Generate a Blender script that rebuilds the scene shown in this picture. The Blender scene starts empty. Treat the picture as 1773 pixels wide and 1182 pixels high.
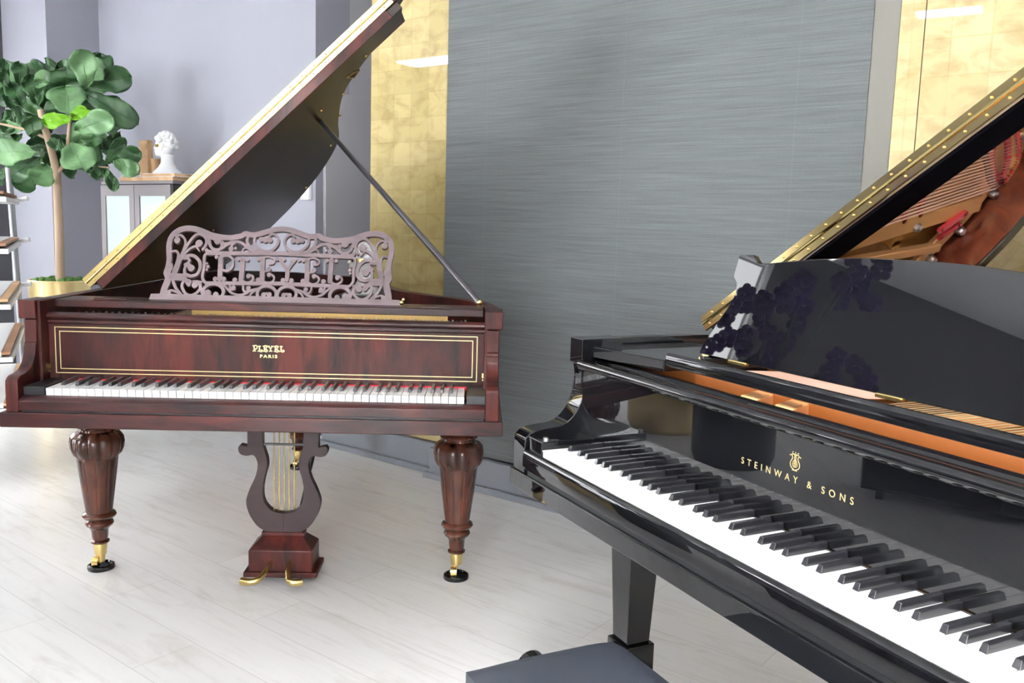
import bpy, bmesh, math, random
from mathutils import Vector, Matrix
random.seed(7)
C = bpy.context.scene.collection
PI = math.pi
# ------------------------------------------------------------------ helpers
class MB:
    def __init__(s): s.v = []; s.f = []; s.sm = []
    def add(s, vs, fs, smooth=False):
        o = len(s.v); s.v += [tuple(v) for v in vs]; s.f += [tuple(i + o for i in f) for f in fs]; s.sm += [smooth] * len(fs); return s
    def box(s, x0, x1, y0, y1, z0, z1):
        return s.add([(x, y, z) for z in (z0, z1) for y in (y0, y1) for x in (x0, x1)],
                     [(0, 2, 3, 1), (4, 5, 7, 6), (0, 1, 5, 4), (2, 6, 7, 3), (0, 4, 6, 2), (1, 3, 7, 5)])
    def prism(s, poly, fn, a, b, smooth=False):
        """poly: 2D outline; fn(p,q,t) -> 3D; extruded between t=a and t=b"""
        n = len(poly)
        vs = [fn(p, q, a) for p, q in poly] + [fn(p, q, b) for p, q in poly]
        return s.add(vs, [tuple(range(n))[::-1], tuple(range(n, 2 * n))] + [(i, (i + 1) % n, n + (i + 1) % n, n + i) for i in range(n)], smooth)
    def lathe(s, prof, cx=0, cy=0, n=24, rf=None):
        """prof: list of (r,z)"""
        vs = []; fs = []; m = len(prof)
        for r, z in prof:
            for k in range(n):
                a = 2 * PI * k / n; rr = r * (rf(a, z) if rf else 1)
                vs.append((cx + rr * math.cos(a), cy + rr * math.sin(a), z))
        for i in range(m - 1):
            for k in range(n):
                k2 = (k + 1) % n; fs.append((i * n + k, i * n + k2, (i + 1) * n + k2, (i + 1) * n + k))
        fs.append(tuple(range(n))[::-1]); fs.append(tuple((m - 1) * n + k for k in range(n)))
        return s.add(vs, fs, True)
    def tube(s, pts, r, n=8, r2=None):
        pts = [Vector(p) for p in pts]; vs = []; fs = []; m = len(pts); up = None
        for i, p in enumerate(pts):
            t = (pts[min(i + 1, m - 1)] - pts[max(i - 1, 0)]).normalized()
            if up is None: up = Vector((0, 0, 1)) if abs(t.z) < .9 else Vector((1, 0, 0))
            x = t.cross(up).normalized(); up = x.cross(t).normalized()
            rr = r if r2 is None else r + (r2 - r) * i / max(m - 1, 1)
            for k in range(n):
                a = 2 * PI * k / n; vs.append(p + x * (rr * math.cos(a)) + up * (rr * math.sin(a)))
        for i in range(m - 1):
            for k in range(n):
                k2 = (k + 1) % n; fs.append((i * n + k, i * n + k2, (i + 1) * n + k2, (i + 1) * n + k))
        fs.append(tuple(range(n))[::-1]); fs.append(tuple((m - 1) * n + k for k in range(n)))
        return s.add(vs, fs, True)
    def ball(s, c, r, n=12, m=8, sc=(1, 1, 1)):
        vs = []; fs = []
        for i in range(1, m):
            th = PI * i / m
            for k in range(n):
                a = 2 * PI * k / n
                vs.append((c[0] + sc[0] * r * math.sin(th) * math.cos(a), c[1] + sc[1] * r * math.sin(th) * math.sin(a), c[2] + sc[2] * r * math.cos(th)))
        for i in range(m - 2):
            for k in range(n):
                k2 = (k + 1) % n; fs.append((i * n + k, (i + 1) * n + k, (i + 1) * n + k2, i * n + k2))
        t = len(vs); vs += [(c[0], c[1], c[2] + sc[2] * r), (c[0], c[1], c[2] - sc[2] * r)]
        for k in range(n):
            k2 = (k + 1) % n; fs.append((t, k, k2)); fs.append((t + 1, (m - 2) * n + k2, (m - 2) * n + k))
        return s.add(vs, fs, True)
    def band(s, path, th, z0, z1, side=1):
        """vertical wall along a 2D path, thickness th to the left (side=1)"""
        n = len(path); inn = []
        for i in range(n):
            a = Vector(path[max(i - 1, 0)]); b = Vector(path[min(i + 1, n - 1)]); t = (b - a).normalized()
            nn = Vector((-t.y, t.x)) * th * side; inn.append((path[i][0] + nn.x, path[i][1] + nn.y))
        vs = [(x, y, z0) for x, y in path] + [(x, y, z1) for x, y in path] + [(x, y, z0) for x, y in inn] + [(x, y, z1) for x, y in inn]
        fs = []
        for i in range(n - 1):
            fs += [(i, i + 1, n + i + 1, n + i), (2 * n + i + 1, 2 * n + i, 3 * n + i, 3 * n + i + 1), (n + i, n + i + 1, 3 * n + i + 1, 3 * n + i), (i + 1, i, 2 * n + i, 2 * n + i + 1)]
        fs += [(0, n, 3 * n, 2 * n), (n - 1, 3 * n - 1, 4 * n - 1, 2 * n - 1)]
        return s.add(vs, fs)
    def stroke(s, pts, w, fn, a, b):
        """a flat ribbon of width w with round ends along 2D pts, extruded from t=a to t=b"""
        if len(pts) == 1:
            p = pts[0]; return s.prism([(p[0] + w / 2 * math.cos(2 * PI * k / 16), p[1] + w / 2 * math.sin(2 * PI * k / 16)) for k in range(16)], fn, a, b)
        P = smooth(pts); n = len(P); L = []; R = []
        for i in range(n):
            t = (Vector(P[min(i + 1, n - 1)]) - Vector(P[max(i - 1, 0)]))
            t = t.normalized() if t.length > 1e-9 else Vector((1, 0)); nn = Vector((-t.y, t.x)) * w / 2
            L.append((P[i][0] + nn.x, P[i][1] + nn.y)); R.append((P[i][0] - nn.x, P[i][1] - nn.y))
        m = len(L)
        vs = [fn(*p, a) for p in L] + [fn(*p, a) for p in R] + [fn(*p, b) for p in L] + [fn(*p, b) for p in R]
        fs = []
        for i in range(m - 1):
            fs += [(i, i + 1, m + i + 1, m + i), (2 * m + i + 1, 2 * m + i, 3 * m + i, 3 * m + i + 1), (i + 1, i, 2 * m + i, 2 * m + i + 1), (m + i, m + i + 1, 3 * m + i + 1, 3 * m + i)]
        s.add(vs, fs)
        for p in (P[0], P[-1]):
            s.prism([(p[0] + w / 2 * math.cos(2 * PI * k / 12), p[1] + w / 2 * math.sin(2 * PI * k / 12)) for k in range(12)], fn, a, b)
        return s
    def build(s, name, mat, parent=None, bevel=0, angle=35, seg=2, kind=None, label=None):
        me = bpy.data.meshes.new(name); me.from_pydata(s.v, [], s.f); me.update()
        for p, k in zip(me.polygons, s.sm): p.use_smooth = k
        bm = bmesh.new(); bm.from_mesh(me); bmesh.ops.recalc_face_normals(bm, faces=bm.faces); bm.to_mesh(me); bm.free()
        o = bpy.data.objects.new(name, me); C.objects.link(o); me.materials.append(mat)
        if parent: o.parent = parent
        if bevel:
            for p in me.polygons: p.use_smooth = True
            me.set_sharp_from_angle(angle=math.radians(angle))
            b = o.modifiers.new('bevel', 'BEVEL'); b.width = bevel; b.segments = seg; b.limit_method = 'ANGLE'; b.angle_limit = math.radians(angle); b.harden_normals = True
        elif any(s.sm): me.set_sharp_from_angle(angle=math.radians(40))
        if kind: o['kind'] = kind
        if label: o['label'] = label
        return o
def smooth(pts, k=5):
    if len(pts) < 3: return pts
    out = []; n = len(pts)
    for i in range(n - 1):
        p0 = pts[max(i - 1, 0)]; p1 = pts[i]; p2 = pts[i + 1]; p3 = pts[min(i + 2, n - 1)]
        for j in range(k):
            t = j / k
            out.append(tuple(.5 * (2 * b + (c - a) * t + (2 * a - 5 * b + 4 * c - d) * t * t + (3 * b - a - 3 * c + d) * t ** 3) for a, b, c, d in zip(p0, p1, p2, p3)))
    return out + [tuple(pts[-1])]
def empty(name, label, cat, loc=(0, 0, 0), rz=0, group=None):
    o = bpy.data.objects.new(name, None); C.objects.link(o); o.location = loc; o.rotation_euler = (0, 0, rz)
    o['label'] = label; o['category'] = cat
    if group: o['group'] = group
    return o
def tag(o, label, cat, group=None):
    o['label'] = label; o['category'] = cat
    if group: o['group'] = group
    return o
def dup(o, parent, dx=(0, 0, 0), kids=True):
    c = o.copy(); C.objects.link(c); c.parent = parent; c.location = Vector(o.location) + Vector(dx)
    if kids:
        for g in o.children:
            d = g.copy(); C.objects.link(d); d.parent = c
    return c
# ------------------------------------------------------------------ materials
def new_mat(name):
    m = bpy.data.materials.new(name); m.use_nodes = True; nt = m.node_tree
    return m, nt, nt.nodes['Principled BSDF'], nt.nodes, nt.links
def mat(name, col, rough=.5, metal=0, coat=0, coat_r=.03, ior=1.5, emit=None, es=0, spec=None, sheen=0):
    m, nt, b, N, L = new_mat(name)
    b.inputs['Base Color'].default_value = (*col, 1); b.inputs['Roughness'].default_value = rough; b.inputs['Metallic'].default_value = metal
    b.inputs['Coat Weight'].default_value = coat; b.inputs['Coat Roughness'].default_value = coat_r; b.inputs['IOR'].default_value = ior
    if spec is not None: b.inputs['Specular IOR Level'].default_value = spec
    if emit: b.inputs['Emission Color'].default_value = (*emit, 1); b.inputs['Emission Strength'].default_value = es
    if sheen: b.inputs['Sheen Weight'].default_value = sheen
    return m
def coords(N, L, scale=(1, 1, 1), rot=(0, 0, 0), space='Object'):
    t = N.new('ShaderNodeTexCoord'); mp = N.new('ShaderNodeMapping'); mp.inputs['Scale'].default_value = scale; mp.inputs['Rotation'].default_value = rot
    L.new(t.outputs[space], mp.inputs[0]); return mp.outputs[0]
def noise(N, L, vec, scale, detail=4, rough=.5, dist=0):
    n = N.new('ShaderNodeTexNoise'); n.inputs['Scale'].default_value = scale; n.inputs['Detail'].default_value = detail; n.inputs['Roughness'].default_value = rough; n.inputs['Distortion'].default_value = dist
    L.new(vec, n.inputs['Vector']); return n.outputs['Fac']
def ramp(N, L, fac, stops):
    r = N.new('ShaderNodeValToRGB'); e = r.color_ramp.elements
    while len(e) < len(stops): e.new(.5)
    for q, (p, c) in zip(e, stops): q.position = p; q.color = (*c, 1)
    L.new(fac, r.inputs[0]); return r.outputs[0]
def mix(N, L, a, b, fac, mode='MIX'):
    m = N.new('ShaderNodeMix'); m.data_type = 'RGBA'; m.blend_type = mode
    for sock, v in ((m.inputs[0], fac), (m.inputs[6], a), (m.inputs[7], b)):
        if isinstance(v, (int, float)): sock.default_value = v
        elif isinstance(v, tuple): sock.default_value = (*v, 1)
        else: L.new(v, sock)
    return m.outputs[2]
def bump(N, L, b, h, strength, dist=.002):
    q = N.new('ShaderNodeBump'); q.inputs['Strength'].default_value = strength; q.inputs['Distance'].default_value = dist
    L.new(h, q.inputs['Height']); L.new(q.outputs[0], b.inputs['Normal'])
def wood(name, dark, light, scale=(1, 1, 1), rough=.25, coat=.8, grain=(14, 14, 1.2), coat_r=.06, blotch=2.2, spec=.2):
    m, nt, b, N, L = new_mat(name)
    v = coords(N, L, scale)
    g = noise(N, L, coords(N, L, grain), 3.2, 6, .65, .6)
    q = noise(N, L, v, blotch, 3, .5, .8)
    c1 = ramp(N, L, g, [(.35, dark), (.62, light)])
    c2 = mix(N, L, c1, dark, ramp(N, L, q, [(.4, (0, 0, 0)), (.62, (.85, .85, .85))]))
    L.new(c2, b.inputs['Base Color']); b.inputs['Roughness'].default_value = rough
    b.inputs['Coat Weight'].default_value = coat; b.inputs['Coat Roughness'].default_value = coat_r; b.inputs['Specular IOR Level'].default_value = spec
    return m
MAHOG = wood('dark_mahogany', (.010, .004, .004), (.080, .012, .008), grain=(5, 5, 1.0), blotch=1.6, coat=.14, coat_r=.1, rough=.5)
MAHOG_H = wood('dark_mahogany_lengthwise', (.014, .005, .005), (.075, .013, .010), grain=(1.6, 9, 9), blotch=3.2, coat=.35, coat_r=.12, rough=.5)
MAHOG_LEG = wood('turned_mahogany', (.026, .009, .006), (.115, .034, .018), grain=(9, 9, 1.2), blotch=5, coat=.5, coat_r=.08)
DESKWOOD = wood('matt_mahogany', (.100, .068, .074), (.155, .104, .113), grain=(2, 2, 9), blotch=3, coat=1, coat_r=.34, rough=.4, spec=.5)
LYREWOOD = wood('dark_lyre_wood', (.030, .017, .018), (.045, .026, .026), grain=(2, 2, 6), coat=.2, coat_r=.2, rough=.55)
DARKLID = wood('lid_underside_wood', (.022, .015, .012), (.034, .022, .016), grain=(3, 1, 3), coat=.25, coat_r=.15, rough=.5)
BLACK = mat('black_piano_lacquer', (.004, .004, .005), .5, coat=1, coat_r=.015, spec=0)
BLACK.node_tree.nodes['Principled BSDF'].inputs['Coat IOR'].default_value = 1.52
LIDMIRROR = mat('bright_lid_mirror', (.60, .57, .55), .02, metal=1)  # pale metal instead of black: extra reflected light is put into its colour
BLACKLESS = mat('dull_black_lacquer', (.003, .003, .004), .6, spec=0)
BLACKSAT = mat('black_satin', (.012, .012, .014), .35)
IVORY = mat('white_key_top', (.82, .82, .83), .28, coat=.3)
EBONY = mat('black_key', (.012, .012, .015), .22, coat=.5, coat_r=.1)
EBONY_P = mat('grey_black_key', (.035, .035, .04), .4, coat=.2)
BRASS = mat('brass', (.80, .58, .22), .22, metal=1)
BRASS_M = mat('mirror_brass', (.62, .48, .22), .12, metal=1)
BRASS_H = mat('polished_brass', (.60, .46, .19), .26, metal=1)
STEEL = mat('steel', (.62, .62, .64), .28, metal=1)
COPPER = mat('copper_string', (.95, .62, .48), .35, metal=.6)
GILT = mat('gilt_lettering', (.58, .46, .22), .4, metal=.6)
RED = mat('red_felt', (.62, .015, .03), .95, sheen=.5)
BLACKFELT = mat('black_felt', (.02, .02, .024), .95)
ORANGE = mat('orange_lacquered_wood', (.27, .08, .016), .4, coat=.1)
INNER = wood('inner_rim_mahogany', (.10, .022, .012), (.25, .065, .028), grain=(6, 6, 3), coat=.5)
SPRUCE = wood('spruce_soundboard', (.46, .22, .055), (.62, .34, .11), grain=(2, 18, 2), coat=.4, rough=.4)
PLATE = mat('gold_iron_plate', (.80, .46, .20), .38, metal=.55)
PLATE_P = mat('dull_gold_plate', (.50, .33, .12), .4, metal=.7)
LEATHER = mat('black_leather', (.030, .034, .045), .42, coat=.15, coat_r=.3)
m, nt, b, N, L = new_mat('black_leather_grain')
b.inputs['Base Color'].default_value = (.024, .029, .040, 1); b.inputs['Roughness'].default_value = .5
bump(N, L, b, noise(N, L, coords(N, L), 420, 2), .35, .001); LEATHER = m
WHITEP = mat('white_plaster', (.86, .86, .87), .55)
GREYWALL = mat('grey_paint', (.30, .305, .34), .6)
LITWALL = mat('pale_grey_paint', (.235, .235, .275), .6)
LEFTWALL = mat('dark_grey_paint', (.05, .05, .058), .6)
WHITEWALL = mat('white_paint', (.80, .80, .81), .6)
DARKWALL = mat('slate_paint', (.16, .165, .20), .6)
BASEB = mat('grey_skirting_gloss', (.17, .18, .205), .4)
DOORM = mat('grey_door', (.33, .325, .34), .5)
GLASSY = mat('frosted_glass', (.36, .42, .42), .45)
CABM = mat('grey_brown_cabinet', (.135, .12, .125), .5)
CABD = mat('dark_cabinet_side', (.02, .018, .016), .5)
TANW = wood('tan_wood', (.50, .30, .15), (.70, .47, .27), grain=(3, 10, 3), coat=0, rough=.6)
BOARDW = wood('reddish_shelf_wood', (.30, .15, .08), (.48, .28, .17), grain=(3, 10, 3), coat=0, rough=.6)
WHITEMET = mat('white_metal', (.82, .82, .83), .35)
GREYMET = mat('grey_metal', (.34, .35, .37), .35, metal=.3)
GREEN_D = None
def leafmat(name, a, bcol, trans=.15):
    m, nt, b, N, L = new_mat(name)
    v = coords(N, L, (1, 1, 1))
    c = ramp(N, L, noise(N, L, v, 9, 4), [(.35, a), (.65, bcol)])
    L.new(c, b.inputs['Base Color']); b.inputs['Roughness'].default_value = .38
    tr = N.new('ShaderNodeBsdfTranslucent'); L.new(c, tr.inputs[0]); mx = N.new('ShaderNodeMixShader'); mx.inputs[0].default_value = trans
    L.new(b.outputs[0], mx.inputs[1]); L.new(tr.outputs[0], mx.inputs[2]); L.new(mx.outputs[0], N['Material Output'].inputs[0])
    return m
LEAF1 = leafmat('fig_leaf_dark', (.018, .065, .020), (.050, .130, .040))
LEAF2 = leafmat('fig_leaf_pale', (.085, .19, .075), (.17, .32, .14), .2)
LEAF3 = leafmat('fig_leaf_yellow_green', (.16, .42, .01), (.26, .55, .03), .35)
BARK = mat('pale_bark', (.36, .26, .18), .85)
MOSS = mat('moss', (.07, .16, .03), .95)
PURPLE = mat('purple_petal', (.07, .025, .20), .5)
# floor: whitewashed laminate planks running parallel to the panelled wall
m, nt, b, N, L = new_mat('whitewashed_laminate')
v = coords(N, L, (1, 1, 1), space='Object')
br = N.new('ShaderNodeTexBrick'); br.offset = .37; br.inputs['Scale'].default_value = 1; br.inputs['Mortar Size'].default_value = .0016; br.inputs['Brick Width'].default_value = 1.30; br.inputs['Row Height'].default_value = .193; br.inputs['Mortar Smooth'].default_value = .2
br.inputs['Color1'].default_value = (.74, .735, .73, 1); br.inputs['Color2'].default_value = (.78, .775, .77, 1); br.inputs['Mortar'].default_value = (.60, .59, .58, 1); br.inputs['Bias'].default_value = 0
L.new(v, br.inputs['Vector'])
g1 = noise(N, L, coords(N, L, (1.1, 15, 1)), 2.6, 7, .62, .5)
g2 = noise(N, L, coords(N, L, (1.6, 5, 1)), 1.6, 5, .6, 1.2)
gc = ramp(N, L, g1, [(.30, (.80, .785, .77)), (.46, (.97, .965, .96)), (.7, (1, 1, 1))])
gk = ramp(N, L, g2, [(.30, (.80, .77, .73)), (.45, (1, 1, 1))])
c = mix(N, L, br.outputs['Color'], gc, .62, 'MULTIPLY'); c = mix(N, L, c, gk, .6, 'MULTIPLY')
kn = N.new('ShaderNodeTexVoronoi'); kn.inputs['Scale'].default_value = 1.6; L.new(coords(N, L, (1, 2.4, 1)), kn.inputs['Vector'])
c = mix(N, L, c, ramp(N, L, kn.outputs['Distance'], [(0, (.62, .60, .58)), (.035, (1, 1, 1))]), .45, 'MULTIPLY')
L.new(c, b.inputs['Base Color']); b.inputs['Roughness'].default_value = .42; b.inputs['Coat Weight'].default_value = .15; b.inputs['Coat Roughness'].default_value = .25
FLOOR = m
# grasscloth wallpaper: fine horizontal threads and faint upright seams
m, nt, b, N, L = new_mat('grey_grasscloth')
a1 = noise(N, L, coords(N, L, (1.2, 1, 70)), 2.4, 6, .7)
a2 = noise(N, L, coords(N, L, (60, 1, 160)), 2.2, 3, .6)
a3 = noise(N, L, coords(N, L, (.6, 1, 16)), 1.6, 4, .6)
c = ramp(N, L, a1, [(.28, (.088, .098, .098)), (.5, (.124, .135, .136)), (.75, (.165, .174, .176))])
c = mix(N, L, c, ramp(N, L, a2, [(.3, (.72, .72, .72)), (.6, (1, 1, 1))]), .45, 'MULTIPLY')
c = mix(N, L, c, ramp(N, L, a3, [(.35, (.88, .88, .88)), (.6, (1, 1, 1))]), .6, 'MULTIPLY')
bw = N.new('ShaderNodeTexBrick'); bw.offset = 0; bw.inputs['Scale'].default_value = 1; bw.inputs['Brick Width'].default_value = .7; bw.inputs['Row Height'].default_value = 12; bw.inputs['Mortar Size'].default_value = .0014
for q, k in (('Color1', (1, 1, 1, 1)), ('Color2', (1, 1, 1, 1)), ('Mortar', (1.22, 1.22, 1.22, 1))): bw.inputs[q].default_value = k
mpn = coords(N, L, (1, 1, 1), (PI / 2, 0, 0)); L.new(mpn, bw.inputs['Vector'])
c = mix(N, L, c, bw.outputs['Color'], .6, 'MULTIPLY')
L.new(c, b.inputs['Base Color']); b.inputs['Roughness'].default_value = .75
bump(N, L, b, a1, .25, .002); GRASS = m
# gold leaf squares behind glass
def goldmat(name, a, bb, cc):
    m, nt, b, N, L = new_mat(name)
    br = N.new('ShaderNodeTexBrick'); br.offset = 0; br.inputs['Scale'].default_value = 1; br.inputs['Brick Width'].default_value = .115; br.inputs['Row Height'].default_value = .115; br.inputs['Mortar Size'].default_value = .004; br.inputs['Mortar Smooth'].default_value = 1
    br.inputs['Color1'].default_value = (*a, 1); br.inputs['Color2'].default_value = (*bb, 1); br.inputs['Mortar'].default_value = (*cc, 1)
    L.new(coords(N, L, (1, 1, 1), (PI / 2, 0, 0)), br.inputs['Vector'])
    nn = noise(N, L, coords(N, L, (1, 1, 1.6)), 9, 5, .6, .6)
    c = mix(N, L, br.outputs['Color'], ramp(N, L, nn, [(.3, (.62, .52, .36)), (.55, (1, 1, 1))]), .7, 'MULTIPLY')
    L.new(c, b.inputs['Base Color']); b.inputs['Metallic'].default_value = .3; b.inputs['Roughness'].default_value = .5
    b.inputs['Coat Weight'].default_value = 1; b.inputs['Coat Roughness'].default_value = .015; b.inputs['Coat IOR'].default_value = 1.6
    return m
GOLD = goldmat('gold_leaf_glass', (.37, .29, .105), (.45, .36, .15), (.36, .28, .10))
GOLD2 = goldmat('pale_gold_leaf_glass', (.44, .35, .16), (.50, .41, .21), (.43, .34, .15))
POTG = mat('brushed_gold_planter', (.86, .66, .32), .28, metal=.9)
LAMP = mat('lamp_diffuser', (1, 1, 1), .5, emit=(1, .98, .95), es=18)
m, nt, b, N, L = new_mat('window_pane'); 
b.inputs['Transmission Weight'].default_value = 1; b.inputs['Roughness'].default_value = 0; b.inputs['IOR'].default_value = 1.01; PANE = m
# ------------------------------------------------------------------ camera
cd = bpy.data.cameras.new('camera'); cam = bpy.data.objects.new('camera', cd); C.objects.link(cam)
F, PIT, ROL, H = 1525.26, .12917, .02945, 1.21495
cd.sensor_width = 36; cd.lens = 36 * F / 1773; cd.clip_start = .05; cd.clip_end = 100
fw = Vector((0, math.cos(PIT), -math.sin(PIT))); r0 = Vector((1, 0, 0)); u0 = Vector((0, math.sin(PIT), math.cos(PIT)))
cr = r0 * math.cos(ROL) + u0 * math.sin(ROL); cu = -r0 * math.sin(ROL) + u0 * math.cos(ROL)
cam.matrix_world = Matrix(((cr.x, cu.x, -fw.x, 0), (cr.y, cu.y, -fw.y, 0), (cr.z, cu.z, -fw.z, H), (0, 0, 0, 1)))
bpy.context.scene.camera = cam
def at(px, py, Y):
    r = fw + cr * ((px - 886.5) / F) - cu * ((py - 591) / F)
    return Vector((0, 0, H)) + r * (Y / r.y)
# ------------------------------------------------------------------ room, in its own axes: a along the panelled wall, b away from the viewer
RA = math.atan2(-.613, .79); GX, GY = -.743, 4.54
def rp(a, b, z=0): return Vector((GX + a * math.cos(RA) - b * math.sin(RA), GY + a * math.sin(RA) + b * math.cos(RA), z))
def rbox(name, a0, a1, b0, b1, z0, z1, m, bevel=0, kind='structure'):
    mb = MB(); ca, cb = (a0 + a1) / 2, (b0 + b1) / 2
    mb.box(a0 - ca, a1 - ca, b0 - cb, b1 - cb, z0, z1)
    o = mb.build(name, m, bevel=bevel, kind=kind); o.location = rp(ca, cb); o.rotation_euler = (0, 0, RA); return o
HC = 2.95
rbox('floor', -4.2, 6.6, -6.6, 1.5, -.1, 0, FLOOR)
rbox('ceiling', -4.2, 6.6, -6.6, 1.5, HC, HC + .1, WHITEWALL)
rbox('wall_back_lit', -3.07, -1.345, .18, .30, 0, HC, LITWALL)
rbox('wall_pillar', -3.75, -3.03, -.19, .30, 0, HC, LITWALL)
rbox('wall_box', -1.345, -.50, .06, .30, 0, HC, LITWALL)
rbox('wall_alcove_side', -.62, -.50, .30, 1.4, 0, HC, DOORM)
rbox('wall_alcove_back', -.50, 2.0, 1.3, 1.42, 0, HC, LITWALL)
rbox('wall_gold', .02, 6.5, .04, .16, 0, HC, GREYWALL)
rbox('wall_panel_grasscloth', .56, 2.44, -.05, .04, .155, HC, GRASS)
rbox('trim_1', .0, .56, -.0, .04, .155, HC, GOLD)
rbox('trim_2', 2.44, 2.522, -.045, .04, .155, HC, mat('smooth_grey_strip', (.20, .19, .165), .7))
rbox('trim_3', 2.526, 2.60, -.055, .04, .155, HC, GOLD2)
rbox('trim_4', 2.603, 4.6, -.055, .04, .155, HC, GOLD2)
rbox('wall_right_of_gold', 4.6, 6.5, -.05, .04, 0, HC, WHITEWALL)
rbox('baseboard_gold', -.35, .52, -.022, .10, 0, .15, BASEB, .006)
rbox('baseboard_gold_shoe', -.36, .52, -.045, -.022, 0, .03, BASEB, .004)
rbox('baseboard_panel', .52, 4.6, -.085, -.05, 0, .15, BASEB, .006)
rbox('baseboard_panel_shoe', .50, 4.6, -.11, -.085, 0, .03, BASEB, .004)
rbox('wall_right', 6.5, 6.6, -6.5, 1.4, 0, HC, WHITEWALL)
# windows: one in the left wall, two in the front wall behind the viewer
lo, hi = .55, 2.75
def winwall(name, horiz, pos, r0_, r1_, wins, wmat=WHITEWALL):
    wm = MB(); segs = []; e0 = r0_
    for w0, w1 in wins: segs.append((e0, w0, lo, hi)); e0 = w1
    segs += [(e0, r1_, lo, hi), (r0_, r1_, 0, lo), (r0_, r1_, hi, HC)]
    for p0, p1, z0, z1 in segs:
        if horiz: wm.box(p0, p1, -.06, .06, z0, z1)
        else: wm.box(-.06, .06, p0, p1, z0, z1)
    o = wm.build(name, wmat, kind='structure'); o.location = rp(0, pos) if horiz else rp(pos, 0); o.rotation_euler = (0, 0, RA)
winwall('wall_left', False, -3.78, -6.5, .3, [(-3.1, -.3)], LEFTWALL)
winwall('wall_front', True, -6.56, -3.72, 6.5, [(-2.7, -.5), (3.6, 5.8)])
def window(n, a, b, h, rz, en, cut=0):
    f = MB(); t = .05
    f.box(-.05, .05, -h, h, lo, lo + t).box(-.05, .05, -h, h, hi - t, hi).box(-.05, .05, -h, -h + t, lo + t, hi - t).box(-.05, .05, h - t, h, lo + t, hi - t).box(-.03, .03, -.02, .02, lo + t, hi - t)
    fo = f.build('window_%d' % n, WHITEMET, kind='structure'); fo.location = rp(a, b); fo.rotation_euler = (0, 0, RA + rz)
    MB().box(-.004, .004, -h + t, h - t, lo + t, hi - t).build('pane', PANE, fo)
    ld = bpy.data.lights.new('daylight', 'AREA'); ld.shape = 'RECTANGLE'; ld.size = 2 * h - .1 - 2 * cut; ld.size_y = hi - lo - .1; ld.energy = en; ld.color = (.95, .975, 1)
    o = bpy.data.objects.new('daylight', ld); C.objects.link(o); d_ = Vector((math.cos(RA + rz), math.sin(RA + rz), 0))
    o.location = rp(a, b - cut, (lo + hi) / 2) - d_ * .16; o.rotation_euler = (PI / 2, 0, RA + rz - PI / 2)
window(1, -3.78, -1.7, 1.4, 0, 62, .55)
window(2, -1.6, -6.56, 1.1, PI / 2, 285)
window(3, 4.7, -6.56, 1.1, PI / 2, 285)
# alcove door on its left side: leaf, frame gap line and knob
dr = MB(); dr.box(-.004, .02, -.41, .41, .01, 1.92)
do = dr.build('door_1', DOORM, kind='structure', bevel=.003); do.location = rp(-.50 + .004, .09 + .43); do.rotation_euler = (0, 0, RA)
kb = MB(); kb.tube([(.02, -.06, 1.31), (.06, -.06, 1.31)], .012); kb.ball((.075, -.06, 1.31), .026); kb.build('door_knob', STEEL, do)
# switch box on the pale wall
sw = rbox('wall_switch', -.60, -.53, .035, .06, 1.33, 1.44, WHITEMET, .004, None); tag(sw, 'small pale thermostat box on grey wall left of the alcove door', 'thermostat')
# ------------------------------------------------------------------ lights of the room
def pendant(a, b, ln, wd, rot, label, en):
    t = empty('pendant_light', label, 'lamp', rp(a, b, 2.75), RA + rot, 'linear pendant lamps')
    MB().box(-ln / 2, ln / 2, -wd / 2, wd / 2, .012, .05).build('housing', WHITEMET, t, bevel=.004)
    MB().box(-ln / 2 + .01, ln / 2 - .01, -wd / 2 + .01, wd / 2 - .01, 0, .012).build('diffuser', LAMP, t)
    for s in (-1, 1): MB().tube([(s * ln * .4, 0, .05), (s * ln * .4, 0, .2)], .003, 6).build('hanging_cable', STEEL, t)
    return t
pendant(-2.20, -3.22, 1.5, .30, -.03, 'white linear pendant lamp hanging near the left windows', 1)
pendant(1.83, -3.73, .42, .19, -.12, 'short white linear pendant lamp hanging over the middle of the room', 1)
pendant(4.3, -3.9, 1.5, .30, 0, 'added white linear pendant lamp for fill light behind the black piano', 1)  # extra lamp, added only to fill the room with light
pendant(5.6, -5.2, 1.5, .30, 0, 'added white linear pendant lamp for fill light near the front wall', 1)  # another added fill lamp, kept out of view
def spot(x, y, tx, ty, en, label):
    t = empty('ceiling_spotlight', label, 'lamp', (x, y, 2.80)); dv = Vector((tx - x, ty - y, .735 - 2.80)); q = dv.to_track_quat('-Z', 'Y')
    MB().tube([(0, 0, .14), (0, 0, .0)], .012, 8).lathe([(0, .15), (.06, .15), (.06, .13), (0, .13)], 0, 0, 20).build('mount', WHITEMET, t)
    h = MB().lathe([(.06, -.10), (.065, -.10), (.065, .02), (.03, .05), (0, .05), (0, .04), (.055, .01), (.06, -.10)], 0, 0, 24).build('spot_housing', WHITEMET, t)
    h.rotation_euler = q.to_euler()
    ld = bpy.data.lights.new('spot_bulb', 'SPOT'); ld.energy = en; ld.spot_size = math.radians(54); ld.spot_blend = 1; ld.shadow_soft_size = .32; ld.color = (1, .985, .97)
    o = bpy.data.objects.new('spot_bulb', ld); C.objects.link(o); o.parent = t; o.location = dv.normalized() * .11; o.rotation_euler = q.to_euler()
spot(.05, .35, .50, 1.15, 270, 'white ceiling spotlight above the bench of the black piano')
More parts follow.
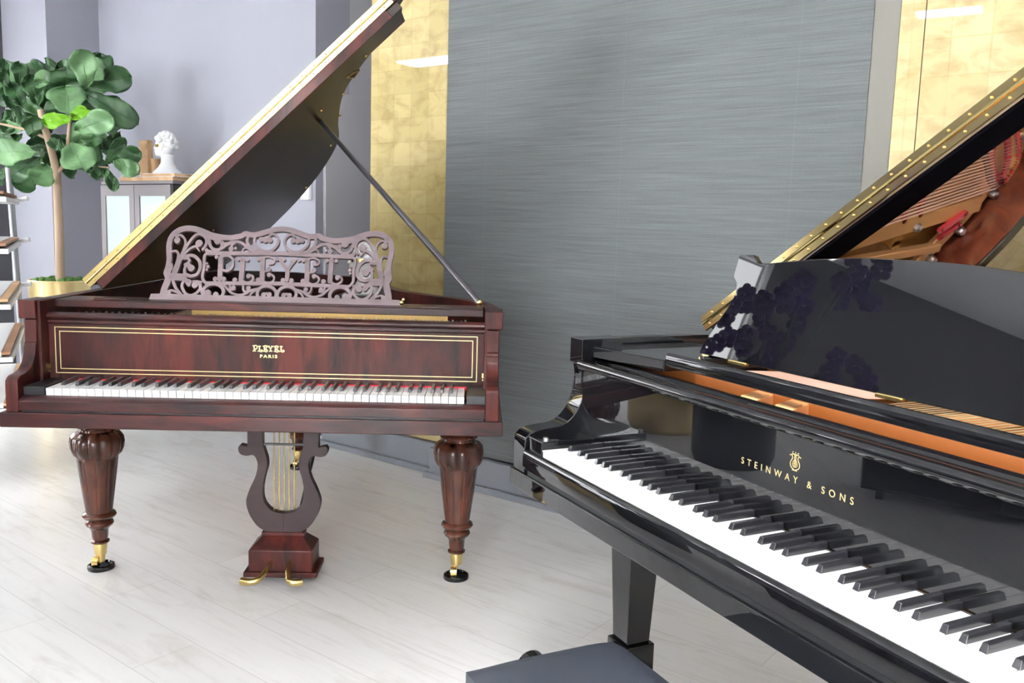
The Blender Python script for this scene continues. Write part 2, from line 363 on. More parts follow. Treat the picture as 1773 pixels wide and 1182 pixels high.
def area(a, b, z, sx, sy, en, rot=(0, 0, 0), col=(1, 1, 1)):
    ld = bpy.data.lights.new('ceiling_light', 'AREA'); ld.shape = 'RECTANGLE'; ld.size = sx; ld.size_y = sy; ld.energy = en; ld.color = col
    o = bpy.data.objects.new('ceiling_light', ld); C.objects.link(o); o.location = rp(a, b, z); o.rotation_euler = rot; return o
w = bpy.data.worlds.new('world'); bpy.context.scene.world = w; w.use_nodes = True
bg = w.node_tree.nodes['Background']; bg.inputs[0].default_value = (.95, .98, 1, 1); bg.inputs[1].default_value = 1.2
DESKDATA = """
DESK=[([(2432,9652),(2458,9860),(2514,10058),(2536,10206),(2467,10352),(2505,10551),(2507,10800),(2470,10999),(2440,11225),(2456,11427),(2546,11607),(2708,11727),(2928,11792),(3183,11784),(3419,11722),(3658,11634),(3946,11566),(4204,11533),(4413,11529),(4530,11552),(4737,11595),(4862,11673),(5024,11646),(5209,11651),(5519,11745),(5778,11828),(6068,11863)],185,1),([(2595,11621),(2708,11727),(2928,11792),(3183,11784),(3419,11722),(3658,11634)],198,1),([(2455,9665),(2478,9861),(2539,10058),(2569,10207),(2512,10353),(2547,10552)],225,1),([(3909,11014),(3733,11014),(3620,10906),(3654,10582),(3634,10334),(3657,10186),(3792,10062),(4022,10060)],95,1),([(3771,10585)],115,1),([(3734,10684)],85,1),([(3746,10485)],85,1),([(3707,11014),(6142,11070)],135,1),([(3792,10062),(6205,10115)],125,1),([(2726,10334),(2784,10559),(2836,10834)],185,1),([(2846,10860),(2926,11113),(2955,11340),(2876,11503),(2755,11563),(2633,11521)],74,1),([(2679,11403)],222,1),([(2839,10809),(2984,11152),(3169,11486),(3343,11618),(3540,11560),(3631,11397),(3607,11220),(3542,11130)],95,1),([(2886,10836),(3091,11105),(3254,11210),(3379,11226)],85,1),([(3397,11322)],254,1),([(3331,11199),(3435,11076)],53,1),([(2890,10811),(3090,10916),(3292,10909),(3475,10752),(3527,10529),(3450,10341),(3271,10270),(3115,10320)],111,1),([(3072,10269),(3034,10466),(3096,10667),(3162,10743),(3101,10829),(2977,10813)],90,1),([(3245,10522)],233,1),([(3051,10628)],127,1),([(3154,10606)],168,1),([(2583,11040),(2694,11056),(2770,10958),(2771,10758),(2759,10558)],74,1),([(2622,10654),(2648,10456)],32,1),([(2811,10547)],137,1),([(2603,10232),(3002,10231)],238,1),([(2997,10267),(3140,10123),(3230,10003)],145,1),([(3221,10076)],212,1),([(3431,9996)],222,1),([(3064,10134),(3018,9948),(3139,9743),(3322,9668),(3499,9740),(3605,9890),(3560,10060),(3467,10107)],95,1),([(2718,10112),(2806,9918),(2936,9775),(3035,9680)],95,1),([(2583,9729),(2672,9805),(2811,9784),(2971,9703)],69,1),([(2615,9730)],190,1),([(3367,10105),(3619,10087)],90,1),([(3594,10086),(3649,9842),(3705,9685)],79,1),([(3731,9673),(3720,9868),(3853,10007),(4060,10049),(4256,9980),(4361,9824),(4340,9676)],115,1),([(3859,9750)],243,1),([(4124,9720)],180,1),([(3593,11548),(3802,11491),(3932,11469)],95,1),([(3987,11433)],264,1),([(3729,11362),(3797,11212),(3959,11129),(4144,11172),(4282,11289),(4432,11357)],100,1),([(3648,11512),(3729,11362)],132,1),([(3671,11108)],127,1),([(4122,11335),(4312,11340),(4495,11402),(4705,11399),(4866,11318),(5032,11190),(5192,11118)],91,1),([(4154,11393),(4133,11240),(4054,11106)],79,1),([(4454,11173)],182,1),([(4464,11174),(4470,11288),(4556,11366)],79,1),([(4594,11196)],95,1),([(4971,11587),(4940,11434),(5022,11284),(5188,11156),(5346,11104)],99,1),([(5185,11555),(5182,11403),(5271,11272),(5416,11162),(5592,11120),(5796,11173),(5934,11329),(5965,11501),(5885,11633),(5746,11686),(5648,11616)],87,1),([(5688,11493)],190,1),([(5391,11504)],174,1),([(5536,11489)],198,1),([(5156,11650),(5026,11608),(4889,11642)],79,1),([(4832,11108),(4879,11204),(5030,11208),(5228,11138)],67,1),([(3714,11096),(4096,11069)],59,1),([(4308,10049),(4474,9905),(4619,9781),(4851,9713),(5070,9765),(5246,9870),(5465,9931)],79,1),([(4538,9999),(4588,9890),(4700,9893)],79,1),([(4657,9947)],159,1),([(5145,9941)],159,1),([(4969,10010),(4983,9882),(5063,9829),(5209,9869)],67,1),([(5475,9656),(5441,9801),(5520,9951),(5720,10020),(5932,9961),(6040,9817),(6036,9670)],107,1),([(5653,9743)],174,1),([(5831,9747)],174,1),([(5742,9791)],87,1),([(5197,9630),(5256,9778),(5413,9893)],67,1),([(4157,10884),(4194,10202)],165,0),([(4013,10896)],132,0),([(4053,10198)],165,0),([(4324,10205)],165,0),([(4153,10916),(4387,10943),(4546,10832),(4556,10599),(4414,10465),(4215,10512)],83,0),([(4869,10867),(4878,10194)],165,0),([(4729,10848)],132,0),([(5013,10845)],143,0),([(4681,10183)],165,0),([(4878,10194),(5081,10106),(5245,10188),(5242,10317),(5107,10354)],72,0),([(5110,10324)],165,0),([(5511,10869),(5551,10211)],165,0),([(5369,10871)],143,0),([(5523,10911),(5704,10948),(5881,10869),(5871,10749),(5757,10735)],61,0),([(5754,10761)],154,0),([(5743,10553)],165,0),([(5593,10471),(5748,10501)],66,0),([(5551,10211),(5733,10118),(5910,10185),(5923,10324),(5783,10409)],66,0),([(5761,10372)],154,0),([(5426,10208)],165,0),([(6070,10874),(6344,10543)],110,0),([(6572,10877),(6344,10543)],88,0),([(6342,10569),(6352,10232)],143,0),([(5974,10887)],143,0),([(6197,10878)],132,0),([(6477,10875)],132,0),([(6690,10870)],132,0),([(6227,10214)],165,0),([(6501,10210)],165,0),([(6965,10867),(6995,10208)],165,0),([(6822,10868)],143,0),([(6977,10909),(7160,10946),(7336,10867),(7325,10746),(7209,10733)],61,0),([(7207,10759)],154,0),([(7193,10550)],165,0),([(7041,10468),(7197,10498)],66,0),([(6995,10208),(7176,10115),(7355,10181),(7370,10321),(7231,10405)],66,0),([(7208,10369)],154,0),([(6869,10205)],165,0),([(7748,10899),(7736,10222)],165,0),([(7606,10879)],132,0),([(7893,10877)],143,0),([(7536,10212)],165,0),([(7736,10222),(7938,10134),(8105,10216),(8107,10346),(7972,10384)],72,0),([(7974,10352)],165,0),]
NLET=65
"""
EXPOSURE = 0.78
# ================================================================== shared piano pieces
XYZ = lambda p, q, t: (p, q, t)                     # plan outline, extruded in z
def lidfn(u0, z0, th):                               # lid outline (w across the lid, v) and t = height above its underside
    c, s = math.cos(th), math.sin(th)
    return lambda w, v, t: (u0 + w * c - t * s, v, z0 + w * s + t * c)
VZ = lambda u0, u1: (lambda p, q, t: (t, p, q))      # side profile (v,z), extruded along u
UZ = lambda p, q, t: (p, t, q)                       # front outline (u,z), extruded along v
def keys(root, z, back, wm, bm_, bt=.0118, tall=.0125):
    W = .02355; P = [1, 4, 6, 9, 11]
    k = MB(); k.box(0, W - .0018, 0, back, z - .004, z).box(0, W - .0018, .0015, back, z - .028, z - .004)
    k0 = k.build('white_key', wm, root, bevel=.0008, seg=1); k0.location = (.0005, 0, 0)
    for i in range(1, 52): dup(k0, root, (i * W, 0, 0))
    q = MB(); h, w0, w1 = tall, bt / 2, bt / 2 - .0016
    q.add([(-w0, .050, z), (w0, .050, z), (w0, back, z), (-w0, back, z), (-w1, .0545, z + h - .001), (w1, .0545, z + h - .001), (w1, back, z + h), (-w1, back, z + h)],
          [(3, 2, 1, 0), (4, 5, 6, 7), (0, 1, 5, 4), (1, 2, 6, 5), (2, 3, 7, 6), (3, 0, 4, 7)])
    b0 = q.build('black_key', bm_, root, bevel=.0012, seg=2); first = True
    off = {0: .0035, 3: 0, 2: -.0035}
    # A0 B0 | C D E F G A B ...
    n = 0
    for i in range(1, 52):
        note = (i - 2) % 7                            # line i lies below white note: 0=C
        if i == 1: d = .0035
        elif note == 1: d = -.0025
        elif note == 2: d = .0025
        elif note == 4: d = -.0035
        elif note == 5: d = 0
        elif note == 6: d = .0035
        else: continue
        if first: b0.location = (i * W + d, 0, 0); first = False
        else:
            c = b0.copy(); C.objects.link(c); c.location = (i * W + d, 0, 0)
    for o in list(C.objects):
        if o.name.startswith('black_key') and o.parent is None: o.parent = root
def text(s, size, m, parent, loc, rot, spacing=1.0, ext=.0003, bold=0, name='lettering', sx=1):
    cu_ = bpy.data.curves.new(name, 'FONT'); cu_.body = s; cu_.size = size; cu_.extrude = ext; cu_.align_x = 'CENTER'; cu_.space_character = spacing; cu_.offset = bold
    t = bpy.data.objects.new(name, cu_); C.objects.link(t); bpy.context.view_layer.update()
    me = bpy.data.meshes.new_from_object(t.evaluated_get(bpy.context.evaluated_depsgraph_get())); bpy.data.objects.remove(t)
    o = bpy.data.objects.new(name, me); C.objects.link(o); me.materials.clear(); me.materials.append(m); o.parent = parent; o.location = loc; o.rotation_euler = rot; o.scale = (sx, 1, 1)
    nw = s.count(' ')
    if nw:                                            # one object per word
        xs = sorted(v.co.x for v in me.vertices); gaps = sorted(range(1, len(xs)), key=lambda i: xs[i] - xs[i - 1])[-nw:]
        cuts = [-9] + sorted((xs[i] + xs[i - 1]) / 2 for i in gaps) + [9]
        for a, b in zip(cuts, cuts[1:]):
            bm = bmesh.new(); bm.from_mesh(me); bmesh.ops.delete(bm, geom=[v for v in bm.verts if not a < v.co.x < b], context='VERTS')
            m2 = bpy.data.meshes.new(name); bm.to_mesh(m2); bm.free(); m2.materials.append(m); q = bpy.data.objects.new(name, m2); C.objects.link(q); q.parent = parent; q.location = loc; q.rotation_euler = rot
        bpy.data.objects.remove(o); return q
    return o
def fan(cx, cz, r, a0, a1, n=8): return [(cx + r * math.cos(a0 + (a1 - a0) * i / n), cz + r * math.sin(a0 + (a1 - a0) * i / n)) for i in range(n + 1)]
# ================================================================== brown carved grand
PL = empty('grand_piano', 'dark brown carved antique grand piano with open lid and fretwork music desk', 'piano', (-1.35994, 2.53188, 0), .04232)
rim = smooth([(-.10, .10), (-.10, 1.0), (-.10, 1.70), (-.06, 1.88), (.06, 1.96), (.24, 1.97), (.38, 1.93), (.54, 1.80), (.72, 1.66), (.84, 1.44), (.90, 1.12), (.98, .90), (1.08, .74), (1.20, .60), (1.29, .45), (1.325, .28), (1.325, .10)], 4)
MB().band(rim, .045, .60, .955, -1).build('case_rim', MAHOG, PL, bevel=.003)
inn = [(x, y) for x, y in rim]
MB().prism([(min(max(x, -.07), 1.29), max(min(y, 1.94), .30)) for x, y in rim], XYZ, .64, .72).build('soundboard', SPRUCE, PL)
pl = MB().prism([(min(max(x * .97 + .02, -.05), 1.26), max(min(y * .97, 1.88), .30)) for x, y in rim], XYZ, .78, .80).build('iron_plate', PLATE_P, PL, bevel=.004)
MB().box(-.05, 1.275, .22, .30, .70, .885).build('pin_block', PLATE_P, PL)
MB().box(.33, 1.16, .302, .31, .80, .936).build('plate_front_web', PLATE_P, PL)
def pins(root, n, pitch, v0, dv, z):
    p0 = MB().tube([(0, 0, z), (0, 0, z + .024)], .0034, 6).build('tuning_pin', STEEL, root); p0.location = (.0, v0, 0)
    for i in range(1, n): dup(p0, root, (i * pitch, dv * (i % 3), 0))
pins(PL, 90, .0137, .235, .02, .885)
for i in range(44):
    x = -.02 + i * .0285; s = MB().tube([(x, .30, .83), (x * .75 + .05, max(.6, 1.75 - i * .026), .815)], .0012, 5)
    s.build('string', COPPER if i < 14 else STEEL, PL)
MB().box(.02, 1.24, .44, .475, .815, .85).build('damper_felt_strip', RED, PL)
# key bed: the deep apron board with its projecting corners, and the moulded key slip above it
MB().box(-.118, 1.340, -.035, .40, .597, .641).build('keybed', MAHOG_H, PL, bevel=.0035)
MB().prism([(-.030, .647), (-.030, .674), (-.026, .678), (-.002, .687), (.004, .687), (.004, .647)], VZ(0, 0), -.064, 1.287).build('key_slip', MAHOG_H, PL, bevel=.002)
MB().box(-.06, 1.283, -.022, .10, .641, .648).build('slip_gap', BLACKSAT, PL)
prof = [(-.030, .641), (-.030, .722), (-.024, .738), (-.008, .746), (.020, .749), (.045, .757), (.066, .775), (.078, .797), (.082, .818), (.086, .822), (.086, .828), (.092, .832), (.092, .898), (.104, .903), (.22, .903), (.22, .641)]
for a, b in ((-.100, -.064), (1.287, 1.326)):
    o = MB().prism(smooth(prof[:9], 3) + prof[9:], VZ(0, 0), a, b, True).build('arm', MAHOG, PL, bevel=.003, angle=25)
for a, b in ((-.112, -.062), (1.285, 1.336)): MB().box(a, b, .084, .20, .902, .957).build('arm_block', MAHOG, PL, bevel=.003)
for a, b in ((-.064, -.003), (1.230, 1.287)): MB().box(a, b, .0, .146, .648, .712).build('cheek_block', BLACKSAT, PL, bevel=.002)
keys(PL, .708, .146, IVORY, EBONY_P)
MB().box(-.003, 1.228, .1462, .1475, .700, .7115).build('felt_strip', RED, PL)
fb = MB().box(-.064, 1.287, .148, .172, .7105, .885).build('fallboard', MAHOG, PL, bevel=.002)
for du, dz in ((0, 0), (.014, .013)):
    x0, x1, z0, z1, w_ = -.037 + du, 1.260 - du, .728 + dz, .872 - dz, .0024
    MB().box(x0, x1, .1470, .1484, z1 - w_, z1).box(x0, x1, .1470, .1484, z0, z0 + w_).box(x0, x0 + w_, .1470, .1484, z0 + w_, z1 - w_).box(x1 - w_, x1, .1470, .1484, z0 + w_, z1 - w_).build('brass_inlay', GILT, fb)
MB().prism([(.146, .880), (.143, .886), (.146, .893), (.140, .897), (.136, .903), (.138, .910), (.146, .914), (.150, .916), (.185, .914), (.185, .880)], VZ(0, 0), -.064, 1.287).build('top_moulding', MAHOG_H, PL, bevel=.002, angle=20)
for u in (-.058, 1.276): MB().box(u, u + .008, .142, .149, .742, .757).box(u + .001, u + .007, .142, .149, .733, .738).build('brass_catch', BRASS, PL)
exec(DESKDATA)
def fret(mb, sc, cx, cz, fn, a, b, parts, mirror):
    for i, (pts, w, m) in enumerate(parts):
        ws = w / 1e4 * sc * .92
        for sgn in ((1, -1) if m and mirror else (1,)):
            P = [(cx + (p / 1e4 - .6065) * sgn * sc, cz + (q / 1e4 - 1.056) * sc) for p, q in pts]
            j = (i % 7) * .00012 + (.00006 if sgn < 0 else 0)
            mb.stroke(P, ws, fn, a - j, b + j)
word = MB(); fret(word, .232, .612, .819, UZ, .1470, .1484, [(p, max(w, 130), m) for p, w, m in DESK[NLET:]], False); word.build('lettering', GILT, fb)
text('PARIS', .0135, GILT, fb, (.612, .1472, .790), (PI / 2, 0, 0), 1.35, bold=.0004, sx=1.25)
# desk shelf and fretwork desk
sh = MB().box(-.058, 1.276, .200, .335, .938, .952).box(-.058, 1.276, .196, .204, .928, .950).build('desk_shelf', MAHOG_H, PL, bevel=.0025)
MB().box(.02, 1.19, .206, .212, .933, .938).build('shelf_batten', MAHOG_H, sh)
for u in (.06, 1.08): MB().box(u, u + .10, .203, .211, .952, .957).build('sliding_bar', MAHOG_H, sh, bevel=.0015)
TL = .45
dfn = lambda p, q, t: (p, .27 + (q - .94) * TL + t, q - t * TL)
dk = MB(); fret(dk, 1, .6065, 1.056, dfn, 0, .011, DESK, True)
dk.prism([(.205, .950), (1.004, .950), (1.004, .967), (.978, .968), (.235, .968), (.209, .967)], dfn, -.004, .016)
dko = dk.build('music_desk', DESKWOOD, PL, bevel=0)
kn = MB(); kn.ball((1.012, .262, .962), .008); kn.ball((1.018, .262, .972), .006); kn.tube([(1.012, .262, .952), (1.012, .262, .962)], .004); kn.build('brass_desk_knob', BRASS_H, PL)
# lid
TH = math.radians(43.7); lf = lidfn(-.02, .962, TH)
out = [(0, .46), (1.392, .46), (1.385, .50), (1.348, .56), (1.211, .64), (1.09, .755), (1.024, .891), (.954, 1.149), (.881, 1.48), (.728, 1.734), (.53, 1.90), (.346, 1.955), (.18, 1.95), (.04, 1.86), (0, 1.72)]
oo = out[:3] + smooth(out[3:], 4)
lid = MB().prism(oo, lf, .0, .030).build('lid', DARKLID, PL, bevel=.004)
MB().prism([(.01, .452), (1.345, .452), (1.345, .462), (.01, .462)], lf, -.001, .031).build('lid_front_rail', MAHOG, lid, bevel=.002)
MB().prism([(-.02, .46), (1.40, .46), (1.40, .80), (-.02, .80)], lf, .036, .066).build('folded_flap', MAHOG, PL, bevel=.004)
hs = MB().prism([(-.02, .450), (1.38, .450), (1.38, .461), (-.02, .461)], lf, .031, .0485).prism([(-.02, .450), (1.38, .450), (1.38, .461), (-.02, .461)], lf, .0505, .068)
hs.tube([lf(-.02, .448, .0495), lf(1.38, .448, .0495)], .003, 8); hg = hs.build('brass_hinge', BRASS_H, PL)
s0 = MB().ball((0, 0, 0), .0032, 8, 6).build('hinge_screw', BRASS, hg); first = True
for i in range(26):
    for t in (.040, .059):
        p_ = lf(.01 + i * .0535 + (t > .05) * .02, .449, t)
        if first: s0.location = p_; first = False
        else: c = s0.copy(); C.objects.link(c); c.parent = hg; c.location = p_
for dw, t0 in ((1.40, .030), (1.40, .055)): MB().prism([(1.38, .452), (1.425, .458), (1.425, .475), (1.405, .49), (1.425, .51), (1.38, .56)], lf, t0, t0 + .012).build('end_moulding', MAHOG_H, lid, bevel=.002)
bt_ = MB()
for w_, v_ in ((1.20, .60), (1.05, .80), (.98, 1.05), (.85, 1.40), (.60, 1.78), (.95, .75), (.30, 1.0)): bt_.ball(lf(w_, v_, -.001), .006, 8, 6)
bt_.build('rubber_studs', BRASS, lid)
MB().tube([lf(1.10, .62, -.006), lf(1.13, .60, -.014), lf(1.15, .63, -.014), lf(1.12, .66, -.014), lf(1.10, .62, -.006)], .0035, 6).build('brass_latch', BRASS_H, lid)
pr = MB().tube([(1.262, .30, .966), (.602, .93, 1.632)], .0125, 10, .0085).build('lid_prop', BLACKSAT, PL); pr.data.materials[0] = mat('dark_prop', (.05, .045, .05), .3, coat=.5)
MB().ball((1.262, .30, .966), .012).tube([(1.262, .30, .94), (1.262, .30, .966)], .006).build('prop_pivot', BRASS, pr)
# legs
def flute(a, z):
    if z > .405 and z < .495: return 1 + .10 * abs(math.sin(6 * a)) ** .6 - .07
    if .205 < z <= .40: return 1 - .035 * (math.cos(10 * a) > .75)
    return 1
lp = [(.0, .597), (.060, .597), (.060, .585), (.045, .575), (.045, .52), (.060, .512), (.064, .504), (.052, .497), (.054, .490), (.070, .484), (.082, .470), (.085, .452), (.083, .430), (.076, .412), (.067, .402), (.066, .396), (.062, .36), (.052, .28), (.043, .212), (.043, .206), (.052, .200), (.055, .193), (.051, .186), (.038, .180), (.036, .176), (.043, .172), (.046, .164), (.043, .157), (.034, .150), (.028, .140), (.026, .115), (.024, .106), (.030, .101), (.030, .096), (.024, .092), (0, .092)]
def leg(x, y, tilt):
    m_ = MB(); m_.lathe(lp, 0, 0, 80, flute); l = m_.build('leg', MAHOG_LEG, PL); l.location = (x, y, 0)
    c = MB().lathe([(0, .094), (.0215, .094), (.0225, .09), (.019, .052), (.012, .050), (0, .050)], 0, 0, 20)
    if tilt: c.tube([(0, 0, .055), (-.006, -.012, .040), (-.014, -.018, .024)], .010, 10)
    else: c.lathe([(0, .052), (.015, .052), (.014, .022), (0, .022)], 0, 0, 16)
    cc = c.build('caster', BRASS_H, l)
    wv = MB().tube([(-.018, -.018, .030), (.002, -.018, .030)], .018, 16).build('caster_wheel', BRASS, l)
    q = MB().lathe([(0, 0), (.043, 0), (.045, .006), (.043, .014), (.037, .017), (.035, .011), (.0, .010)], 0, 0, 32).build('caster_cup', BLACK); q.location = (PL.location.x + x * math.cos(.04232) - y * math.sin(.04232), PL.location.y + x * math.sin(.04232) + y * math.cos(.04232), 0)
    return q
c1 = leg(-.026, .396, False); c2 = leg(1.205, .350, True); c3 = leg(.39, 1.70, True)
tag(c1, 'round black caster cup under the front left leg of the brown piano', 'caster cup'); tag(c2, 'round black caster cup under the front right leg of the brown piano', 'caster cup'); tag(c3, 'round black caster cup under the rear leg of the brown piano', 'caster cup')
# pedal lyre
LX = .618
half = [(.118, .60), (.118, .462), (.142, .468), (.149, .455), (.143, .437), (.124, .430), (.098, .432), (.086, .410), (.086, .385), (.094, .355), (.112, .315), (.124, .272), (.114, .228), (.090, .190), (.066, .172), (.060, .165)]
inh = [(.068, .60), (.068, .47), (.054, .425), (.052, .395), (.064, .350), (.069, .305), (.062, .268), (.036, .240), (0.0, .232)]
h1 = half[:2] + smooth(half[2:], 4)[0:]
h2 = inh[:2] + smooth(inh[2:], 4)
for_pts = []
ly = MB()
for sg in (1, -1):
    ly.prism([(LX + sg * x, z) for x, z in h1] + [(LX, .165)] + [(LX + sg * x, z) for x, z in reversed(h2)], UZ, .318, .350)
lyo = ly.build('pedal_lyre', MAHOG_H, PL, bevel=.002)
lyo.data.materials[0] = LYREWOOD
MB().box(LX - .072, LX + .072, .312, .356, .155, .168).build('lyre_collar', MAHOG, lyo, bevel=.002)
b_ = MB(); zz = [(.068, .310, .358, .157), (.106, .270, .398, .118), (.106, .270, .398, .045)]
vs = []
for hx, y0, y1, z in zz: vs += [(LX - hx, y0, z), (LX + hx, y0, z), (LX + hx, y1, z), (LX - hx, y1, z)]
fs = [(3, 2, 1, 0)]; 
for r_ in range(2):
    for k in range(4): fs.append((r_ * 4 + k, r_ * 4 + (k + 1) % 4, (r_ + 1) * 4 + (k + 1) % 4, (r_ + 1) * 4 + k))
fs.append((8, 9, 10, 11)); b_.add(vs, fs); b_.box(LX - .122, LX + .122, .262, .410, .028, .046)
b_.build('pedal_box', MAHOG, lyo, bevel=.003)
MB().box(LX - .066, LX + .066, .328, .336, .465, .472).build('lyre_crossbar', BLACKSAT, lyo)
for i in range(5): MB().tube([(LX - .034 + i * .017, .333, .238), (LX - .032 + i * .017, .333, .60)], .0024, 8).build('pedal_rod', BRASS_H, lyo)
for x0, x1, x2 in ((.585, .560, .510), (.650, .665, .705)):
    pts = smooth([(x0, .275, .078), (x0 - .002 if x0 < .6 else x0, .235, .070), ((x0 + x1) / 2, .205, .058), (x1, .185, .050), ((x1 + x2) / 2, .182, .046), (x2, .190, .046)], 4)
    p = MB(); vs = []; n = len(pts)
    p.tube(pts, .0085, 10, .013); q_ = p.build('pedal', BRASS_H, lyo)
MB().tube([(LX + .02, .37, .12), (LX + .09, .75, .60)], .006, 8).build('lyre_brace', BLACKSAT, lyo)
# ================================================================== black grand
ST = empty('grand_piano', 'glossy black modern grand piano with open lid and plain tall music desk', 'piano', (.07303, 1.87305, 0), -1.11722)
rimS = smooth([(-.115, .142), (-.115, .6), (-.115, .95), (-.115, 1.17), (-.08, 1.275), (.0, 1.345), (.088, 1.396), (.16, 1.437), (.235, 1.467), (.33, 1.495), (.43, 1.505), (.53, 1.475), (.61, 1.38), (.70, 1.22), (.82, 1.06), (.98, .94), (1.15, .83), (1.28, .67), (1.335, .48), (1.340, .142)], 4)
def off(path, d):
    r = []
    for i in range(len(path)):
        t = (Vector(path[min(i + 1, len(path) - 1)]) - Vector(path[max(i - 1, 0)])).normalized(); r.append((path[i][0] + t.y * d, path[i][1] - t.x * d))
    return r
MB().band(rimS, .030, .63, .965, -1).build('case_rim', BLACK, ST, bevel=.002)
MB().band(off(rimS, .0305)[5:-5], .008, .76, .962, -1).build('inner_rim', INNER, ST)
MB().prism([(max(min(x, 1.29), -.07), max(y, .26)) for x, y in off(rimS, .042)], XYZ, .795, .80).build('soundboard', SPRUCE, ST)
pt = MB(); pt.box(-.05, 1.28, .27, .44, .865, .885)
pt.band(off(rimS, .050)[6:-3], .040, .832, .850, -1)
pt.prism([(.235, 1.395), (.30, 1.452), (.40, 1.465), (.50, 1.43), (.57, 1.33), (.62, 1.22), (.56, 1.20), (.50, 1.25), (.44, 1.29), (.385, 1.30), (.33, 1.355), (.285, 1.37)], XYZ, .832, .853)
plt = pt.build('iron_plate', PLATE, ST, bevel=.003)
for x0, y0, x1, y1, w_ in ((-.06, .44, .245, 1.40, .026), (.42, .44, .575, 1.25, .016), (.72, .44, .76, 1.08, .014), (1.0, .44, 1.02, .86, .014), (-.05, .44, .10, 1.33, .012)):
    d_ = Vector((x1 - x0, y1 - y0)).normalized(); n_ = Vector((-d_.y, d_.x)) * w_
    MB().prism([(x0 + n_.x, y0 + n_.y), (x1 + n_.x, y1 + n_.y), (x1 - n_.x, y1 - n_.y), (x0 - n_.x, y0 - n_.y)], XYZ, .838, .862).build('plate_strut', PLATE, plt, bevel=.003)
def lerp(a, b, t): return tuple(p + (q - p) * t for p, q in zip(a, b))
hk = smooth([(.303, 1.447), (.345, 1.452), (.385, 1.448), (.43, 1.415), (.48, 1.37), (.53, 1.30), (.57, 1.22)], 5)
for i in range(26):                                   # overstrung bass
    t = i / 25; s0 = (-.04 + .36 * t, .40, .893); s1 = (-.03 + .36 * t, .46, .885)
    e1 = lerp((.297, 1.405, .872), (.50, 1.235, .872), t); h = hk[int(t * (len(hk) - 1))]
    sg = MB().tube([s0, s1, e1], .0027 - .0008 * t, 6).build('string', COPPER, ST)
    MB().tube([e1, (h[0], h[1], .858)], .0012, 5).build('string_end', STEEL, sg)
    MB().tube([(h[0], h[1], .85), (h[0], h[1], .868)], .0022, 6).build('hitch_pin', BRASS, sg)
rr_ = off(rimS, .085)
def edge_v(u):
    c = [y + (y2 - y) * (u - x) / (x2 - x) for (x, y), (x2, y2) in zip(rr_[30:], rr_[31:]) if (x - u) * (x2 - u) <= 0 and abs(x2 - x) > 1e-6]
    return max(c) if c else .5
for i in range(58):                                   # tenor and treble
    u = .36 + i * .0157; u1 = .30 + i * .0166; y1 = edge_v(min(u1, 1.24)) if u1 > .5 else 1.28 - (.5 - u1) * .2
    MB().tube([(u, .40, .893), (u, .46, .868), (u1, max(y1, .56), .852)], .0010, 5).build('string', STEEL, ST)
def felt(pts, w, z, m, nm='string_felt'):
    mb = MB(); mb.stroke(pts, w, XYZ, z, z + .009); mb.build(nm, m, plt)
felt([(.43, 1.318), (.385, 1.335), (.338, 1.383), (.312, 1.432)], .020, .853, RED)
felt([(.312, 1.432), (.360, 1.420), (.400, 1.395), (.440, 1.360)], .016, .853, RED)
felt([(.315, 1.452), (.345, 1.458), (.385, 1.452), (.425, 1.420), (.47, 1.37)], .010, .853, RED)
felt([(.395, 1.300), (.350, 1.350), (.318, 1.382), (.296, 1.412)], .016, .853, BLACKFELT, 'hitch_felt')
felt([(.16, 1.28), (.215, 1.345)], .016, .862, RED); felt([(.13, 1.31), (.175, 1.36)], .014, .850, RED)
felt([(.18, 1.13), (.26, 1.10), (.34, 1.07)], .014, .853, RED); felt([(.20, 1.18), (.28, 1.15), (.37, 1.12)], .014, .853, RED)
felt([(-.02, .50), (.6, .52), (1.2, .50)], .020, .868, RED)
br_ = MB().stroke([(.10, 1.16), (.30, 1.05), (.5, .98)], .03, XYZ, .80, .85).build('bass_bridge', SPRUCE, ST)
pins(ST, 92, .0136, .290, .022, .885)
for u, v in ((.276, 1.425), (.158, 1.372), (.063, 1.318), (.445, 1.43), (.585, 1.30), (.75, 1.05), (1.0, .84), (.164, 1.19)):
    MB().lathe([(0, .845), (.013, .845), (.014, .862), (.010, .872), (0, .875)], u, v, 14).build('plate_bolt', STEEL, plt)
# action seen through the slot
MB().box(-.06, 1.285, .262, .27, .74, .934).build('pin_block', ORANGE, ST)
hm = MB().prism([(.198, .885), (.205, .9085), (.214, .9085), (.218, .885)], VZ(0, 0), 0, .0085).build('hammer', mat('white_hammer_felt', (.80, .74, .66), .9), ST)
hm.location = (.0, 0, 0)
for i in range(1, 88): dup(hm, ST, (i * .0139, 0, 0))
for u in (.40, .49, 1.0): MB().prism([(u, .195), (u + .045, .195), (u + .015, .262), (u - .03, .262)], XYZ, .86, .921).build('action_bracket', PLATE, ST, bevel=.003)
